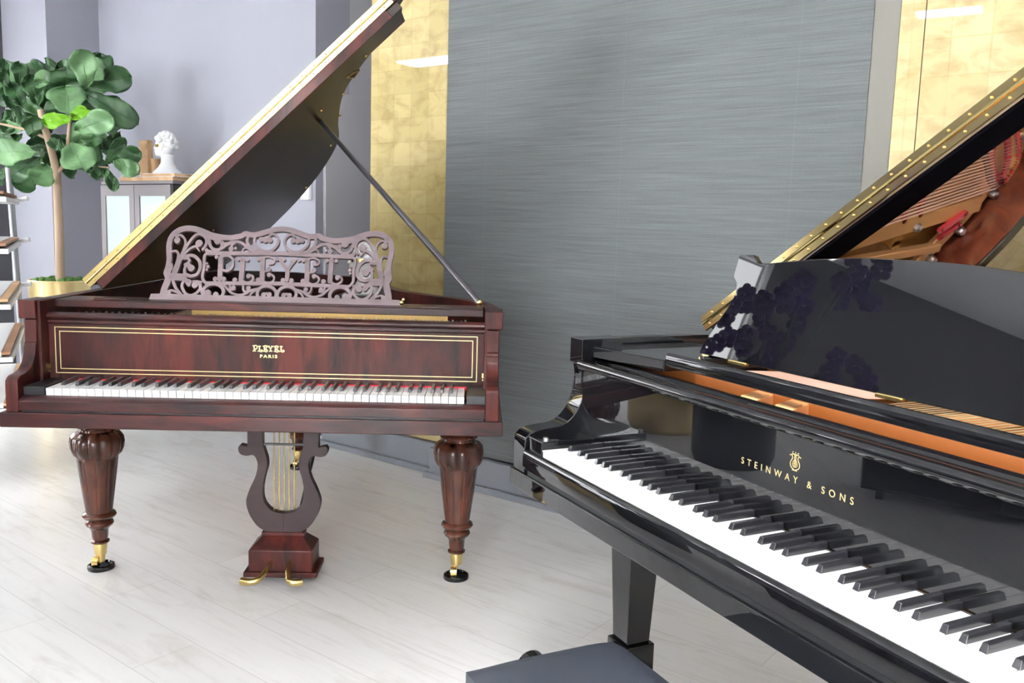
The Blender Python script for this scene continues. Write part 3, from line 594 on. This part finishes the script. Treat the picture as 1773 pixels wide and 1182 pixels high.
# key bed, key slip, arms
MB().box(-.135, 1.360, -.012, .43, .625, .665).build('keybed', BLACK, ST, bevel=.003)
MB().box(-.06, 1.285, -.004, .12, .665, .680).build('slip_gap', BLACKSAT, ST)
MB().prism([(-.014, .679), (-.014, .708), (-.011, .717), (-.006, .722), (-.0015, .722), (-.0015, .679)], VZ(0, 0), -.067, 1.292).build('key_slip', BLACK, ST, bevel=.0015, angle=60)
pr = [(-.008, .665), (-.008, .736), (-.002, .750), (.012, .759), (.040, .764), (.080, .768), (.106, .781), (.128, .808), (.140, .842), (.144, .875), (.140, .904), (.131, .908), (.131, .966), (.24, .966), (.24, .665)]
for a, b in ((-.124, -.069), (1.294, 1.349)):
    MB().prism(smooth(pr[:11], 4) + pr[11:], VZ(0, 0), a, b, True).build('arm', BLACK, ST, bevel=.002, angle=25)
for a, b in ((-.069, -.002), (1.227, 1.294)): 
    o = MB().box(a, b, -.001, .134, .680, .752).build('cheek_block', BLACK, ST, bevel=.003)
MB().lathe([(0, .752), (.005, .752), (.006, .760), (0, .762)], .004 - .012, .012, 10).build('cheek_pin', STEEL, ST)
keys(ST, .735, .1345, IVORY, EBONY)
MB().box(-.002, 1.227, .131, .135, .728, .7355).build('felt_strip', BLACKFELT, ST)
fb = MB().box(-.069, 1.294, .136, .165, .737, .900).build('fallboard', BLACK, ST, bevel=.0015)
MB().prism([(.136, .896), (.122, .899), (.118, .907), (.119, .915), (.124, .919), (.150, .9195), (.152, .917), (.158, .917), (.160, .920), (.190, .920), (.192, .915), (.192, .89)], VZ(0, 0), -.069, 1.294).build('top_rail', BLACK, ST, bevel=.0012, angle=60)
text('STEINWAY & SONS', .0165, GILT, fb, (.6075, .1357, .8185), (PI / 2, 0, 0), 1.95, ext=.0002)
lm = MB(); lc, lz = .609, .852
for s_ in (1, -1):
    lm.stroke([(lc + s_ * .002, lz - .012), (lc + s_ * .009, lz - .008), (lc + s_ * .010, lz - .001), (lc + s_ * .006, lz + .006), (lc + s_ * .008, lz + .011), (lc + s_ * .012, lz + .010)], .0014, UZ, .1354, .1361)
    lm.stroke([(lc + s_ * .001, lz - .008), (lc + s_ * .005, lz - .005), (lc + s_ * .004, lz + .001), (lc + s_ * .001, lz + .004)], .001, UZ, .1354, .1361)
    lm.stroke([(lc, lz - .001), (lc + s_ * .003, lz - .003)], .0009, UZ, .1354, .1361)
lm.stroke([(lc - .005, lz - .013), (lc + .005, lz - .013)], .0015, UZ, .1354, .1361)
lm.stroke([(lc - .007, lz + .013), (lc + .007, lz + .013)], .0015, UZ, .1354, .1361)
for q in (-.006, 0, .006): lm.stroke([(lc + q, lz + .016)], .0022, UZ, .1354, .1361)
for q in (-.0018, 0, .0018): lm.stroke([(lc + q, lz - .008), (lc + q, lz + .012)], .0006, UZ, .1354, .1361)
lm.build('lyre_emblem', GILT, fb)
# desk slide: front rail, side shelves; the tall desk
tray = MB().prism([(.196, .938), (.194, .944), (.194, .960), (.198, .965), (.208, .965), (.210, .961), (.222, .961), (.224, .938)], VZ(0, 0), .165, 1.06).build('desk_slide', BLACK, ST, bevel=.0012, angle=60)
for a, b in ((.165, .20), (1.025, 1.06)): MB().box(a, b, .224, .44, .940, .955).build('slide_runner', BLACK, tray, bevel=.001)
MB().box(.165, 1.06, .385, .44, .940, .953).build('slide_back_rail', BLACK, tray, bevel=.001)
for a, b in ((-.069, .160), (1.065, 1.294)): MB().prism([(a, .150), (b, .194), (b, .440), (a, .440)] if a < 0 else [(a, .194), (b, .150), (b, .440), (a, .440)], XYZ, .925, .950).build('side_shelf', BLACK, ST, bevel=.002)
KS = .2
sfn = lambda p, q, t: (p, .30 + (q - .955) * KS + t, q - t * KS)
hh = [(.474, .957), (.470, .975), (.458, .992), (.434, 1.032), (.413, 1.064), (.401, 1.090), (.404, 1.113), (.419, 1.126), (.414, 1.171), (.370, 1.173), (.355, 1.161), (.343, 1.157), (.301, 1.161), (.220, 1.170), (.149, 1.176), (.09, 1.179), (.03, 1.180)]
ho = hh[:1] + smooth(hh[1:6], 4) + hh[6:9] + [hh[9]] + smooth(hh[9:], 3)[1:]
dko = MB().prism([(.612 - x, z) for x, z in ho] + [(.612 + x, z) for x, z in reversed(ho)], sfn, 0, .013).build('music_desk', BLACK, ST, bevel=.0016)
for u in (.245, .62, .94): 
    h_ = MB().box(u, u + .05, .290, .302, .953, .958).tube([(u - .002, .296, .957), (u + .052, .296, .957)], .003, 8).build('brass_hinge', BRASS_H, dko)
# lid
TH = math.radians(31.7); lf = lidfn(-.075, .980, TH)
out = [(0, .50), (1.43, .50), (1.42, .56), (1.37, .70), (1.23, .86), (1.06, .97), (.90, 1.09), (.78, 1.25), (.69, 1.41), (.61, 1.51), (.51, 1.54), (.41, 1.53), (.24, 1.47), (.09, 1.38), (0, 1.29)]
oo = out[:3] + smooth(out[3:], 4)
lid = MB().prism(oo, lf, .0, .020).build('lid', LIDMIRROR, ST, bevel=.002)
MB().prism([(-.02, .50), (1.45, .50), (1.45, .86), (-.02, .86)], lf, .024, .044).build('folded_flap', BLACK, ST, bevel=.002)
MB().prism([(.0, .503), (1.42, .503), (1.41, .580), (.0, .580)], lf, -.006, .001).build('lid_front_batten', BLACKLESS, lid, bevel=.002)
hs = MB()
for t0, t1 in ((.003, .0205), (.0235, .041)): hs.prism([(-.015, .4935), (1.44, .4935), (1.44, .4995), (-.015, .4995)], lf, t0, t1)
hs.tube([lf(-.015, .4925, .022), lf(1.44, .4925, .022)], .0032, 8)
hg = hs.build('brass_hinge', BRASS_M, ST)
s0 = MB().ball((0, 0, 0), .003, 8, 6).build('hinge_screw', BRASS_H, hg); first = True
for i in range(31):
    for t in (.0115, .0325):
        p_ = lf(.01 + i * .0455 + (t > .02) * .02, .4932, t)
        if first: s0.location = p_; first = False
        else: c = s0.copy(); C.objects.link(c); c.parent = hg; c.location = p_
MB().tube([(1.30, .52, .95), (1.19, .60, 1.745)], .012, 10).build('lid_prop', BLACK, ST)
# legs
def sleg(x, y, fin=True):
    m_ = MB(); vs = []
    for h_, z in ((.045, .632), (.045, .60), (.031, .262)): vs += [(-h_, -h_, z), (h_, -h_, z), (h_, h_, z), (-h_, h_, z)]
    fs = [(0, 1, 2, 3), (11, 10, 9, 8)] + [(r * 4 + k, (r + 1) * 4 + k, (r + 1) * 4 + (k + 1) % 4, r * 4 + (k + 1) % 4) for r in range(2) for k in range(4)]
    m_.add(vs, fs); m_.box(-.040, .040, -.040, .040, .07, .262)
    l = m_.build('leg', BLACK, ST, bevel=.003); l.location = (x, y, 0)
    k_ = MB().lathe([(0, .07), (.022, .07), (.020, .05), (.012, .045), (0, .045)]).tube([(-.012, 0, .028), (.012, 0, .028)], .028, 16).build('caster', BRASS, l)
sleg(.014, .246); sleg(1.23, .242); sleg(.10, 1.22)
lyb = MB(); lyb.box(.55, .57, .38, .40, .13, .63).box(.655, .675, .38, .40, .13, .63).box(.50, .725, .34, .46, .05, .13)
lyb = lyb.build('pedal_lyre', BLACK, ST, bevel=.003)
for u in (.55, .612, .675): MB().tube([(u, .34, .085), (u, .24, .07)], .010, 10).build('pedal', BRASS_H, lyb)
# bench
BN = empty('piano_bench', 'black leather padded piano bench in front of the black piano', 'bench', ST.matrix_basis @ Vector((0, 0, 0)), 0)
ca, sa = math.cos(-1.11722), math.sin(-1.11722)
def sl(u, v): return (.07303 + u * ca - v * sa, 1.87305 + u * sa + v * ca, 0)
BN.location = sl(.725, -.172); BN.rotation_euler = (0, 0, -1.11722)
import itertools
nx, ny = 26, 12; vs = []; hx, hy = .372, .150
for j in range(ny + 1):
    for i in range(nx + 1):
        a = i / nx * 2 - 1; c_ = j / ny * 2 - 1
        e_ = (1 - abs(a) ** 7) * (1 - abs(c_) ** 5)
        vs.append((a * hx, c_ * hy, .462 + .030 * max(e_, 0) ** .5))
fs = [(j * (nx + 1) + i, j * (nx + 1) + i + 1, (j + 1) * (nx + 1) + i + 1, (j + 1) * (nx + 1) + i) for j in range(ny) for i in range(nx)]
csh = MB(); csh.add(vs, fs, True); csh.box(-hx, hx, -hy, hy, .437, .462)
csh.build("seat_cushion", LEATHER, BN)
MB().box(-.378, .378, -.156, .156, .375, .436).build('seat_frame', BLACK, BN, bevel=.004)
for x in (-1, 1):
    for y in (-1, 1):
        l = MB().box(-.022, .022, -.022, .022, 0, .375).build('leg', BLACK, BN, bevel=.003); l.location = (x * .350, y * .130, 0)
    k = MB().tube([(x * .378, .0, .420), (x * .398, .0, .420)], .008, 10).tube([(x * .398, .0, .420), (x * .402, .0, .420), (x * .418, 0, .420), (x * .424, 0, .420)], .029, 20).build('height_knob', BLACK, BN, bevel=.004)
# ================================================================== fiddle-leaf fig in a gold planter
FY = 5.3; fx, fy = at(103, 485, FY).x, FY
FG = empty('potted_fig_tree', 'tall fiddle-leaf fig tree in a gold planter behind the brown piano', 'plant', (fx, fy, 0))
MB().lathe([(0, 0), (.165, 0), (.168, .02), (.168, .80), (.172, .815), (.166, .822), (.158, .80), (.0, .79)], 0, 0, 40).build('planter', POTG, FG)
ms = MB()
for i in range(90):
    a = random.uniform(0, 2 * PI); r = .135 * math.sqrt(random.random()); ms.ball((r * math.cos(a), r * math.sin(a), .802 + random.uniform(0, .018)), random.uniform(.012, .024), 7, 5)
o = ms.build('moss', MOSS, FG, kind='stuff')
def T(px, py, dy=0): 
    p = at(px, py, FY + dy); return (p.x - fx, p.y - fy, p.z)
tr = MB().tube(smooth([T(104, 490), T(103, 420), T(100, 350), T(98, 305), T(94, 280), T(86, 250), T(76, 215), T(70, 190)], 4), .027, 10, .018)
tr.tube(smooth([T(98, 300), T(106, 292), T(114, 272), T(118, 240), T(122, 200), T(126, 160)], 3), .014, 8, .008)
tr.tube(smooth([T(82, 240), T(60, 230), T(35, 222), T(0, 214)], 3), .010, 8, .006)
tr.tube(smooth([T(118, 262), T(150, 285), T(190, 290)], 3), .008, 8, .005)
tr.build('trunk', BARK, FG)
def leaf(px0, py0, px1, py1, wpx, m, dy=0, curl=.18, lean=0.0, seed=0):
    rnd = random.Random(seed); s = FY / F
    p0 = Vector(T(px0, py0, dy)); p1 = Vector(T(px1, py1, dy + lean)); ax = p1 - p0; ln = ax.length; ax.normalize()
    view = Vector((p0.x + fx, p0.y + fy, 0)).normalized()
    side = ax.cross(view); side = side.normalized() if side.length > .05 else Vector((1, 0, 0))
    nrm = side.cross(ax).normalized(); wd = wpx * s / 2; mb = MB(); vs = []; nl, nw = 24, 8
    ph = rnd.uniform(0, 6)
    for i in range(nl + 1):
        t = i / nl
        sh = (.22 + .78 * min(1, t / .55) ** .8) * (1 - max(0, (t - .62) / .38) ** 2.6) ** .5 * min(1, t * 9) if 0 < t < 1 else .04
        if .28 < t < .5: sh *= .92
        for j in range(nw + 1):
            q = j / nw * 2 - 1
            z = curl * ln * (-(t - .5) ** 2 * 1.2) + abs(q) * wd * .22 + .012 * math.sin(9 * t + ph + 2 * q) + .0035 * math.sin(46 * (t - .30 * abs(q))) * min(1, abs(q) * 4)
            vs.append(p0 + ax * (ln * t) + side * (q * wd * sh) - nrm * z * (1 if rnd else 1))
    fs = [(i * (nw + 1) + j, i * (nw + 1) + j + 1, (i + 1) * (nw + 1) + j + 1, (i + 1) * (nw + 1) + j) for i in range(nl) for j in range(nw)]
    mb.add(vs, fs, True)
    mb.tube([v + nrm * -.002 for v in [vs[i * (nw + 1) + nw // 2] for i in range(nl + 1)]], .0035, 5, .0012)
    o = mb.build('leaf', m, FG)
    sd = o.modifiers.new('thickness', 'SOLIDIFY'); sd.thickness = .0012
    return o
A_, P_, Y_ = LEAF1, LEAF2, LEAF3
LV = [(151, 152, 140, 84, 42, P_, -.05), (152, 148, 228, 132, 46, A_, .1), (146, 160, 239, 216, 44, A_, .05), (120, 200, 113, 150, 60, P_, -.2), (124, 204, 74, 212, 26, Y_, -.25), (122, 204, 154, 190, 24, Y_, -.22), (130, 226, 196, 202, 40, P_, -.22),
      (118, 158, 114, 118, 66, A_, .05), (112, 124, 76, 101, 12, A_, .05), (34, 148, 34, 108, 28, A_, .0), (40, 186, 20, 144, 34, A_, 0), (68, 184, 52, 128, 36, A_, .05), (80, 192, 72, 142, 34, A_, .1), (32, 182, -4, 172, 20, A_, 0), (14, 150, -4, 116, 20, A_, 0),
      (46, 222, -2, 220, 24, P_, 0), (25, 240, -4, 232, 18, A_, .1), (62, 262, -12, 264, 44, P_, -.2), (70, 272, 12, 308, 38, A_, -.05), (82, 283, 64, 320, 42, P_, -.1), (58, 238, 54, 200, 34, A_, -.05), (122, 248, 146, 294, 56, P_, -.2), (108, 262, 88, 240, 22, A_, -.1),
      (182, 286, 216, 238, 22, A_, -.05), (192, 282, 244, 262, 32, A_, -.1), (196, 278, 240, 300, 30, P_, -.12), (180, 290, 202, 330, 20, A_, -.05), (158, 286, 172, 308, 22, A_, 0), (130, 232, 182, 240, 30, A_, .1), (10, 292, -14, 318, 26, A_, 0), (150, 178, 140, 140, 50, A_, .2),
      (100, 190, 84, 150, 50, A_, .2), (60, 200, 20, 200, 40, A_, .25), (90, 230, 60, 180, 50, A_, .25), (120, 220, 170, 180, 50, A_, .25), (110, 240, 160, 260, 44, A_, .2), (84, 250, 40, 285, 40, A_, .2), (50, 170, 60, 120, 40, A_, .2), (20, 190, 14, 150, 34, A_, .2), (28, 212, 4, 200, 30, A_, .1), (140, 150, 190, 120, 34, A_, .2),
      (90, 210, 100, 176, 34, A_, .1), (112, 280, 128, 306, 24, A_, .1), (176, 262, 206, 256, 30, A_, .05), (36, 232, 10, 250, 26, A_, .1), (96, 262, 110, 290, 26, A_, .05), (14, 136, 2, 100, 16, A_, .1), (60, 150, 86, 126, 26, P_, .05)]
rl = random.Random(5)
for k in range(40):                                   # the rest of the crown, behind and between
    x = rl.uniform(2, 215); y = 112 + rl.random() * 190; a = rl.uniform(0, 2 * PI)
    if (x - 105) ** 2 / 120 ** 2 + (y - 205) ** 2 / 115 ** 2 > 1: continue
    ln = rl.uniform(34, 56); LV.append((x, y, x + ln * math.cos(a) * .9, y + ln * math.sin(a) * .8, rl.uniform(26, 42), A_ if rl.random() < .8 else P_, rl.uniform(.06, .4)))
LV = LV[:96]
for i, (a, b, c, d, w_, m_, dy) in enumerate(LV): leaf(a, b, c, d, w_, m_, dy, .10 + .2 * ((i * 37) % 10) / 10, ((i * 13) % 7 - 3) * .03, i)
# ================================================================== cabinet with the plaster head
cab = empty('display_cabinet', 'grey cabinet with two frosted glass doors behind the fig tree', 'cabinet', rp(-1.775, -.06), RA)
MB().box(-.40, .40, -.20, .21, 0, 1.405).build('body', CABD, cab, bevel=.003)
MB().box(-.405, .415, -.215, .215, 1.405, 1.425).build('top', CABM, cab, bevel=.003)
for s_ in (-1, 1):
    x0, x1 = (-.40, -.003) if s_ < 0 else (.003, .40)
    f = MB().box(x0, x0 + .055, -.222, -.202, .05, 1.400).box(x1 - .055, x1, -.222, -.202, .05, 1.400).box(x0 + .055, x1 - .055, -.222, -.202, 1.335, 1.400).box(x0 + .055, x1 - .055, -.222, -.202, .05, .12).build('door', CABM, cab)
    MB().box(x0 + .055, x1 - .055, -.216, -.208, .12, 1.335).build('glass_pane', GLASSY, f)
cz = 1.425
def cpt(x, y): return rp(-1.775 + x * 1.0, -.06 + y)
def thing_mesh(mb, name, m, x, y, z, label, cat, rot=0, group=None, **k):
    o = mb.build(name, m, **k); p = cpt(x, y); o.location = (p.x, p.y, z); o.rotation_euler = (0, 0, RA + rot); return tag(o, label, cat, group)
thing_mesh(MB().box(-.27, .27, -.08, .08, 0, .028), 'wooden_tray', TANW, -.02, -.06, cz, 'pale wooden tray board on the grey cabinet under the plaster head', 'tray', .08, bevel=.003)
bk = empty('book', 'white book with pale cover at the right end of the wooden tray board', 'book', (0, 0, 0), 0)
p = cpt(.10, -.06); bk.location = (p.x, p.y, cz + .028); bk.rotation_euler = (0, 0, RA + .08)
MB().box(-.16, .17, -.075, .075, 0, .003).box(-.16, .17, -.075, .075, .019, .022).box(-.16, -.157, -.075, .075, .003, .019).build('cover', WHITEP, bk); MB().box(-.156, .165, -.07, .07, .003, .019).build('pages', TANW, bk)
bl = thing_mesh(MB().box(-.045, .045, -.02, .02, 0, .245).box(-.03, .03, -.024, -.019, .19, .22), 'wooden_block', TANW, -.295, .03, cz + .028, 'upright tan wooden block left of the plaster head', 'block', .1, bevel=.003)
def bust(name, loc, rz, s, label, band):
    t = empty(name, label, 'sculpture', loc, rz)
    m_ = MB()
    m_.lathe([(0, 0), (.075, 0), (.078, .006), (.07, .016), (.05, .035), (.036, .060), (.034, .085), (.036, .105), (0, .11)], 0, .01, 20)
    m_.ball((0, -.004, .150), .052, 18, 14, (.86, 1.05, 1.22)); m_.ball((0, -.03, .125), .034, 14, 10, (.85, 1, 1.0)); m_.ball((0, -.048, .108), .014, 10, 8)
    m_.prism([(-.052, .150), (-.058, .165), (-.070, .138), (-.054, .132)], lambda p, q, t_: (t_, p, q), -.007, .007)
    m_.ball((0, -.058, .122), .008, 8, 6, (1.4, .7, .6)); m_.ball((.044, .0, .140), .012, 8, 6, (.5, 1, 1.4)); m_.ball((-.044, .0, .140), .012, 8, 6, (.5, 1, 1.4))
    for x in (-.018, .018): m_.ball((x, -.048, .154), .008, 8, 6)
    b_ = m_.build('head', WHITEP, t)
    h_ = MB(); rnd = random.Random(3)
    for k in range(110):
        a = rnd.uniform(0, 2 * PI); e_ = rnd.uniform(-.15, 1.5); 
        x, y, z = .048 * math.cos(e_) * math.cos(a), .056 * math.cos(e_) * math.sin(a), .066 * math.sin(e_)
        if y < -.025 and z < .030: continue
        h_.ball((x, y + .002, .156 + z), rnd.uniform(.009, .015), 7, 5)
    h_.build('curly_hair', WHITEP, b_ if False else t)
    MB().lathe([(.0485, .143), (.0515, .143), (.0515, .158), (.0485, .158), (.0485, .143)], 0, -.006, 24).build('gold_band', BRASS_H, t) if band else None
    t.scale = (s, s, s); return t
p = cpt(.055, -.04); bust('plaster_head', (p.x, p.y, cz + .050), RA - 1.1, 1.12, 'white plaster head with gold blindfold band on the grey cabinet', True)
# mannequin-like wooden figurine and small ornaments
fg = empty('figurine', 'small cream jointed figurine seated before the wooden block on the cabinet', 'figurine', (0, 0, 0)); p = cpt(-.255, -.09); fg.location = (p.x, p.y, cz + .028); fg.rotation_euler = (0, 0, RA); fg.scale = (1.15,) * 3
MB().ball((0, .02, .050), .030, 12, 8, (1, .8, 1.3)).ball((0, .02, .095), .022, 12, 8, (1.2, .7, .9)).build('torso', TANW, fg)
MB().ball((0, .015, .145), .019, 12, 8, (1, 1, 1.2)).build('head', WHITEP, fg)
for s_ in (-1, 1):
    MB().tube([(s_ * .02, .01, .035), (s_ * .045, -.045, .105), (s_ * .05, -.03, .02)], .014, 10, .010).build('leg', WHITEP, fg)
    MB().tube([(s_ * .025, .02, .105), (s_ * .060, .0, .125), (s_ * .085, -.03, .150)], .009, 8, .007).build('arm', WHITEP, fg)
vs_ = thing_mesh(MB().lathe([(0, 0), (.022, 0), (.026, .02), (.030, .09), (.032, .10), (.026, .10), (.022, .02), (0, .02)], 0, 0, 20), 'wooden_cup', TANW, -.13, .0, cz + .050, 'tan wooden cup between the figurine and the plaster head', 'cup')
thing_mesh(MB().ball((0, 0, .025), .025, 12, 9), 'ornament_ball', WHITEP, -.33, -.10, cz, 'small white ball at the left front corner of the cabinet top', 'ornament')
# head behind the fretwork desk
bp = Vector((PL.location.x + .755 * math.cos(.04232) - 1.30 * math.sin(.04232), PL.location.y + .755 * math.sin(.04232) + 1.30 * math.cos(.04232), 0))
bust('plaster_head', (bp.x, bp.y, .905), -1.3, .98, 'white plaster head with gold band standing inside the open brown piano', True)
MB_ = MB().box(-.10, .10, -.10, .10, 0, .08)
o = MB_.build('display_block', BLACKSAT, bevel=.003); o.location = (bp.x, bp.y, .824); tag(o, 'black block under the plaster head inside the brown piano', 'block')
# ================================================================== shelf rack at the left edge
rk = empty('shelf_rack', 'white open shelf rack with wooden boards at the left edge', 'shelf', (0, 0, 0))
RY = 5.0; f0 = Vector((-.45, .89, 0)).normalized()
a_, b_ = at(14, 305, RY), at(42, 610, RY)
MB().tube([(b_.x, RY, 0), (a_.x, RY, 1.46)], .013, 10).build('post', GREYMET, rk)
for i, (py, m_) in enumerate(((343, BOARDW), (414, BOARDW), (490, TANW), (562, BOARDW), (632, TANW))):
    z = at(33, py, RY).z; x = at(33 + (py - 343) * .04, py, RY).x
    q = Vector((x, RY, 0)); sd = Vector((-f0.y, f0.x, 0))
    def pr(t, s_): return (q.x - f0.x * t + sd.x * s_, q.y - f0.y * t + sd.y * s_)
    o = MB().prism([pr(0, .01), pr(1.2, .01), pr(1.2, .045), pr(0, .045)], XYZ, z - .0, z + .012).build('board', m_, rk)
    MB().prism([pr(0, .045), pr(1.2, .045), pr(1.2, .34), pr(0, .34)], XYZ, z - .01, z + .014).prism([pr(-.01, .0), pr(1.2, .0), pr(1.2, .34), pr(-.01, .34)], XYZ, z - .035, z - .012).build('white_shelf', WHITEMET, rk, bevel=.002)
    MB().tube([(x - .01, RY - .02, z - .015), (x + .055, RY - .01, z + .0)], .010, 8, .014).build('bracket', WHITEMET, rk)
MB().tube([(b_.x - .30, RY + .55, 0), (a_.x - .30, RY + .55, 1.46)], .013, 10).build('post', GREYMET, rk)
# ================================================================== plants across the room, seen in the black piano's gloss
op = empty('potted_orchid', 'purple orchids in a black pot across from the black piano', 'plant', (-2.55, 2.80, 0))
MB().lathe([(0, 0), (.20, 0), (.22, .05), (.22, .48), (.20, .48), (.19, .44), (0, .43)], 0, 0, 32).build('pot', BLACKSAT, op)
rnd = random.Random(11)
for k in range(9):
    a = k * .9; ex, ey = .34 * math.cos(a) * rnd.uniform(.5, 1), .40 * math.sin(a); ez = rnd.uniform(1.35, 2.15)
    st_ = smooth([(0.05 * math.cos(a), .05 * math.sin(a), .44), (ex * .3, ey * .3, .44 + (ez - .44) * .6), (ex * .7, ey * .7, ez), (ex * 1.2, ey * 1.2, ez - .12)], 5)
    sm = MB().tube(st_, .006, 6, .003).build('flower_stem', LEAF1, op)
    fl = MB()
    for j in range(8):
        c = Vector(st_[-1 - j]); c += Vector((rnd.uniform(-.03, .03), rnd.uniform(-.03, .03), rnd.uniform(-.04, .02)))
        for q in range(5):
            b__ = q * 2 * PI / 5; fl.ball((c.x, c.y + .032 * math.cos(b__), c.z + .032 * math.sin(b__)), .028, 7, 5, (.3, 1, 1))
    fl.build('blossoms', PURPLE, sm)
for k in range(14):
    a = k * 2.4; ln = rnd.uniform(.35, .7); zt = rnd.uniform(.7, 1.5)
    l_ = MB().prism([(0, -.02), (ln * .5, -.06), (ln, 0), (ln * .5, .06), (0, .02)], lambda p, q, t_, a=a, zt=zt, ln=ln: (p * math.cos(a) - q * math.sin(a), p * math.sin(a) + q * math.cos(a), .44 + (zt - .44) * (p / ln) ** .8 + t_), 0, .004).build('leaf', LEAF1, op)
sb = empty('sideboard', 'long low black sideboard beside the orchids, across from the black piano', 'sideboard', (-2.58, .88, 0))
MB().box(-.22, .20, -1.2, 1.2, .04, .78).build('body', BLACKSAT, sb, bevel=.004)
MB().box(-.24, .23, -1.22, 1.22, .78, .81).build('top', BLACKSAT, sb, bevel=.004)
for i in range(4):
    d_ = MB().box(.202, .220, -1.19 + i * .6, -.61 + i * .6, .06, .76).build('door', BLACKLESS, sb, bevel=.003)
    MB().tube([(.232, -.66 + i * .6, .38), (.232, -.66 + i * .6, .50)], .006, 8).build('handle', BRASS, d_)
for x in (-.18, .16):
    for y in (-1.1, 1.1): MB().box(x, x + .03, y, y + .03, 0, .04).build('foot', BLACKSAT, sb)
gp = empty('planter', 'round gold planter with dark low foliage by the left windows', 'planter', (-3.05, 3.45, 0))
MB().lathe([(0, 0), (.24, 0), (.26, .04), (.26, .40), (.24, .40), (.23, .36), (0, .35)], 0, 0, 36).build('pot', POTG, gp)
mf = MB()
for i in range(70):
    a = rnd.uniform(0, 2 * PI); r = .25 * math.sqrt(rnd.random()); mf.ball((r * math.cos(a), r * math.sin(a), .38 + rnd.uniform(0, .22)), rnd.uniform(.04, .07), 7, 5)
mf.build('foliage', LEAF1, gp, kind='stuff')
# ------------------------------------------------------------------ colour management
vs = bpy.context.scene.view_settings
vs.view_transform = 'Standard'; vs.look = 'None'; vs.gamma = 1; vs.use_curve_mapping = False; vs.exposure = EXPOSURE
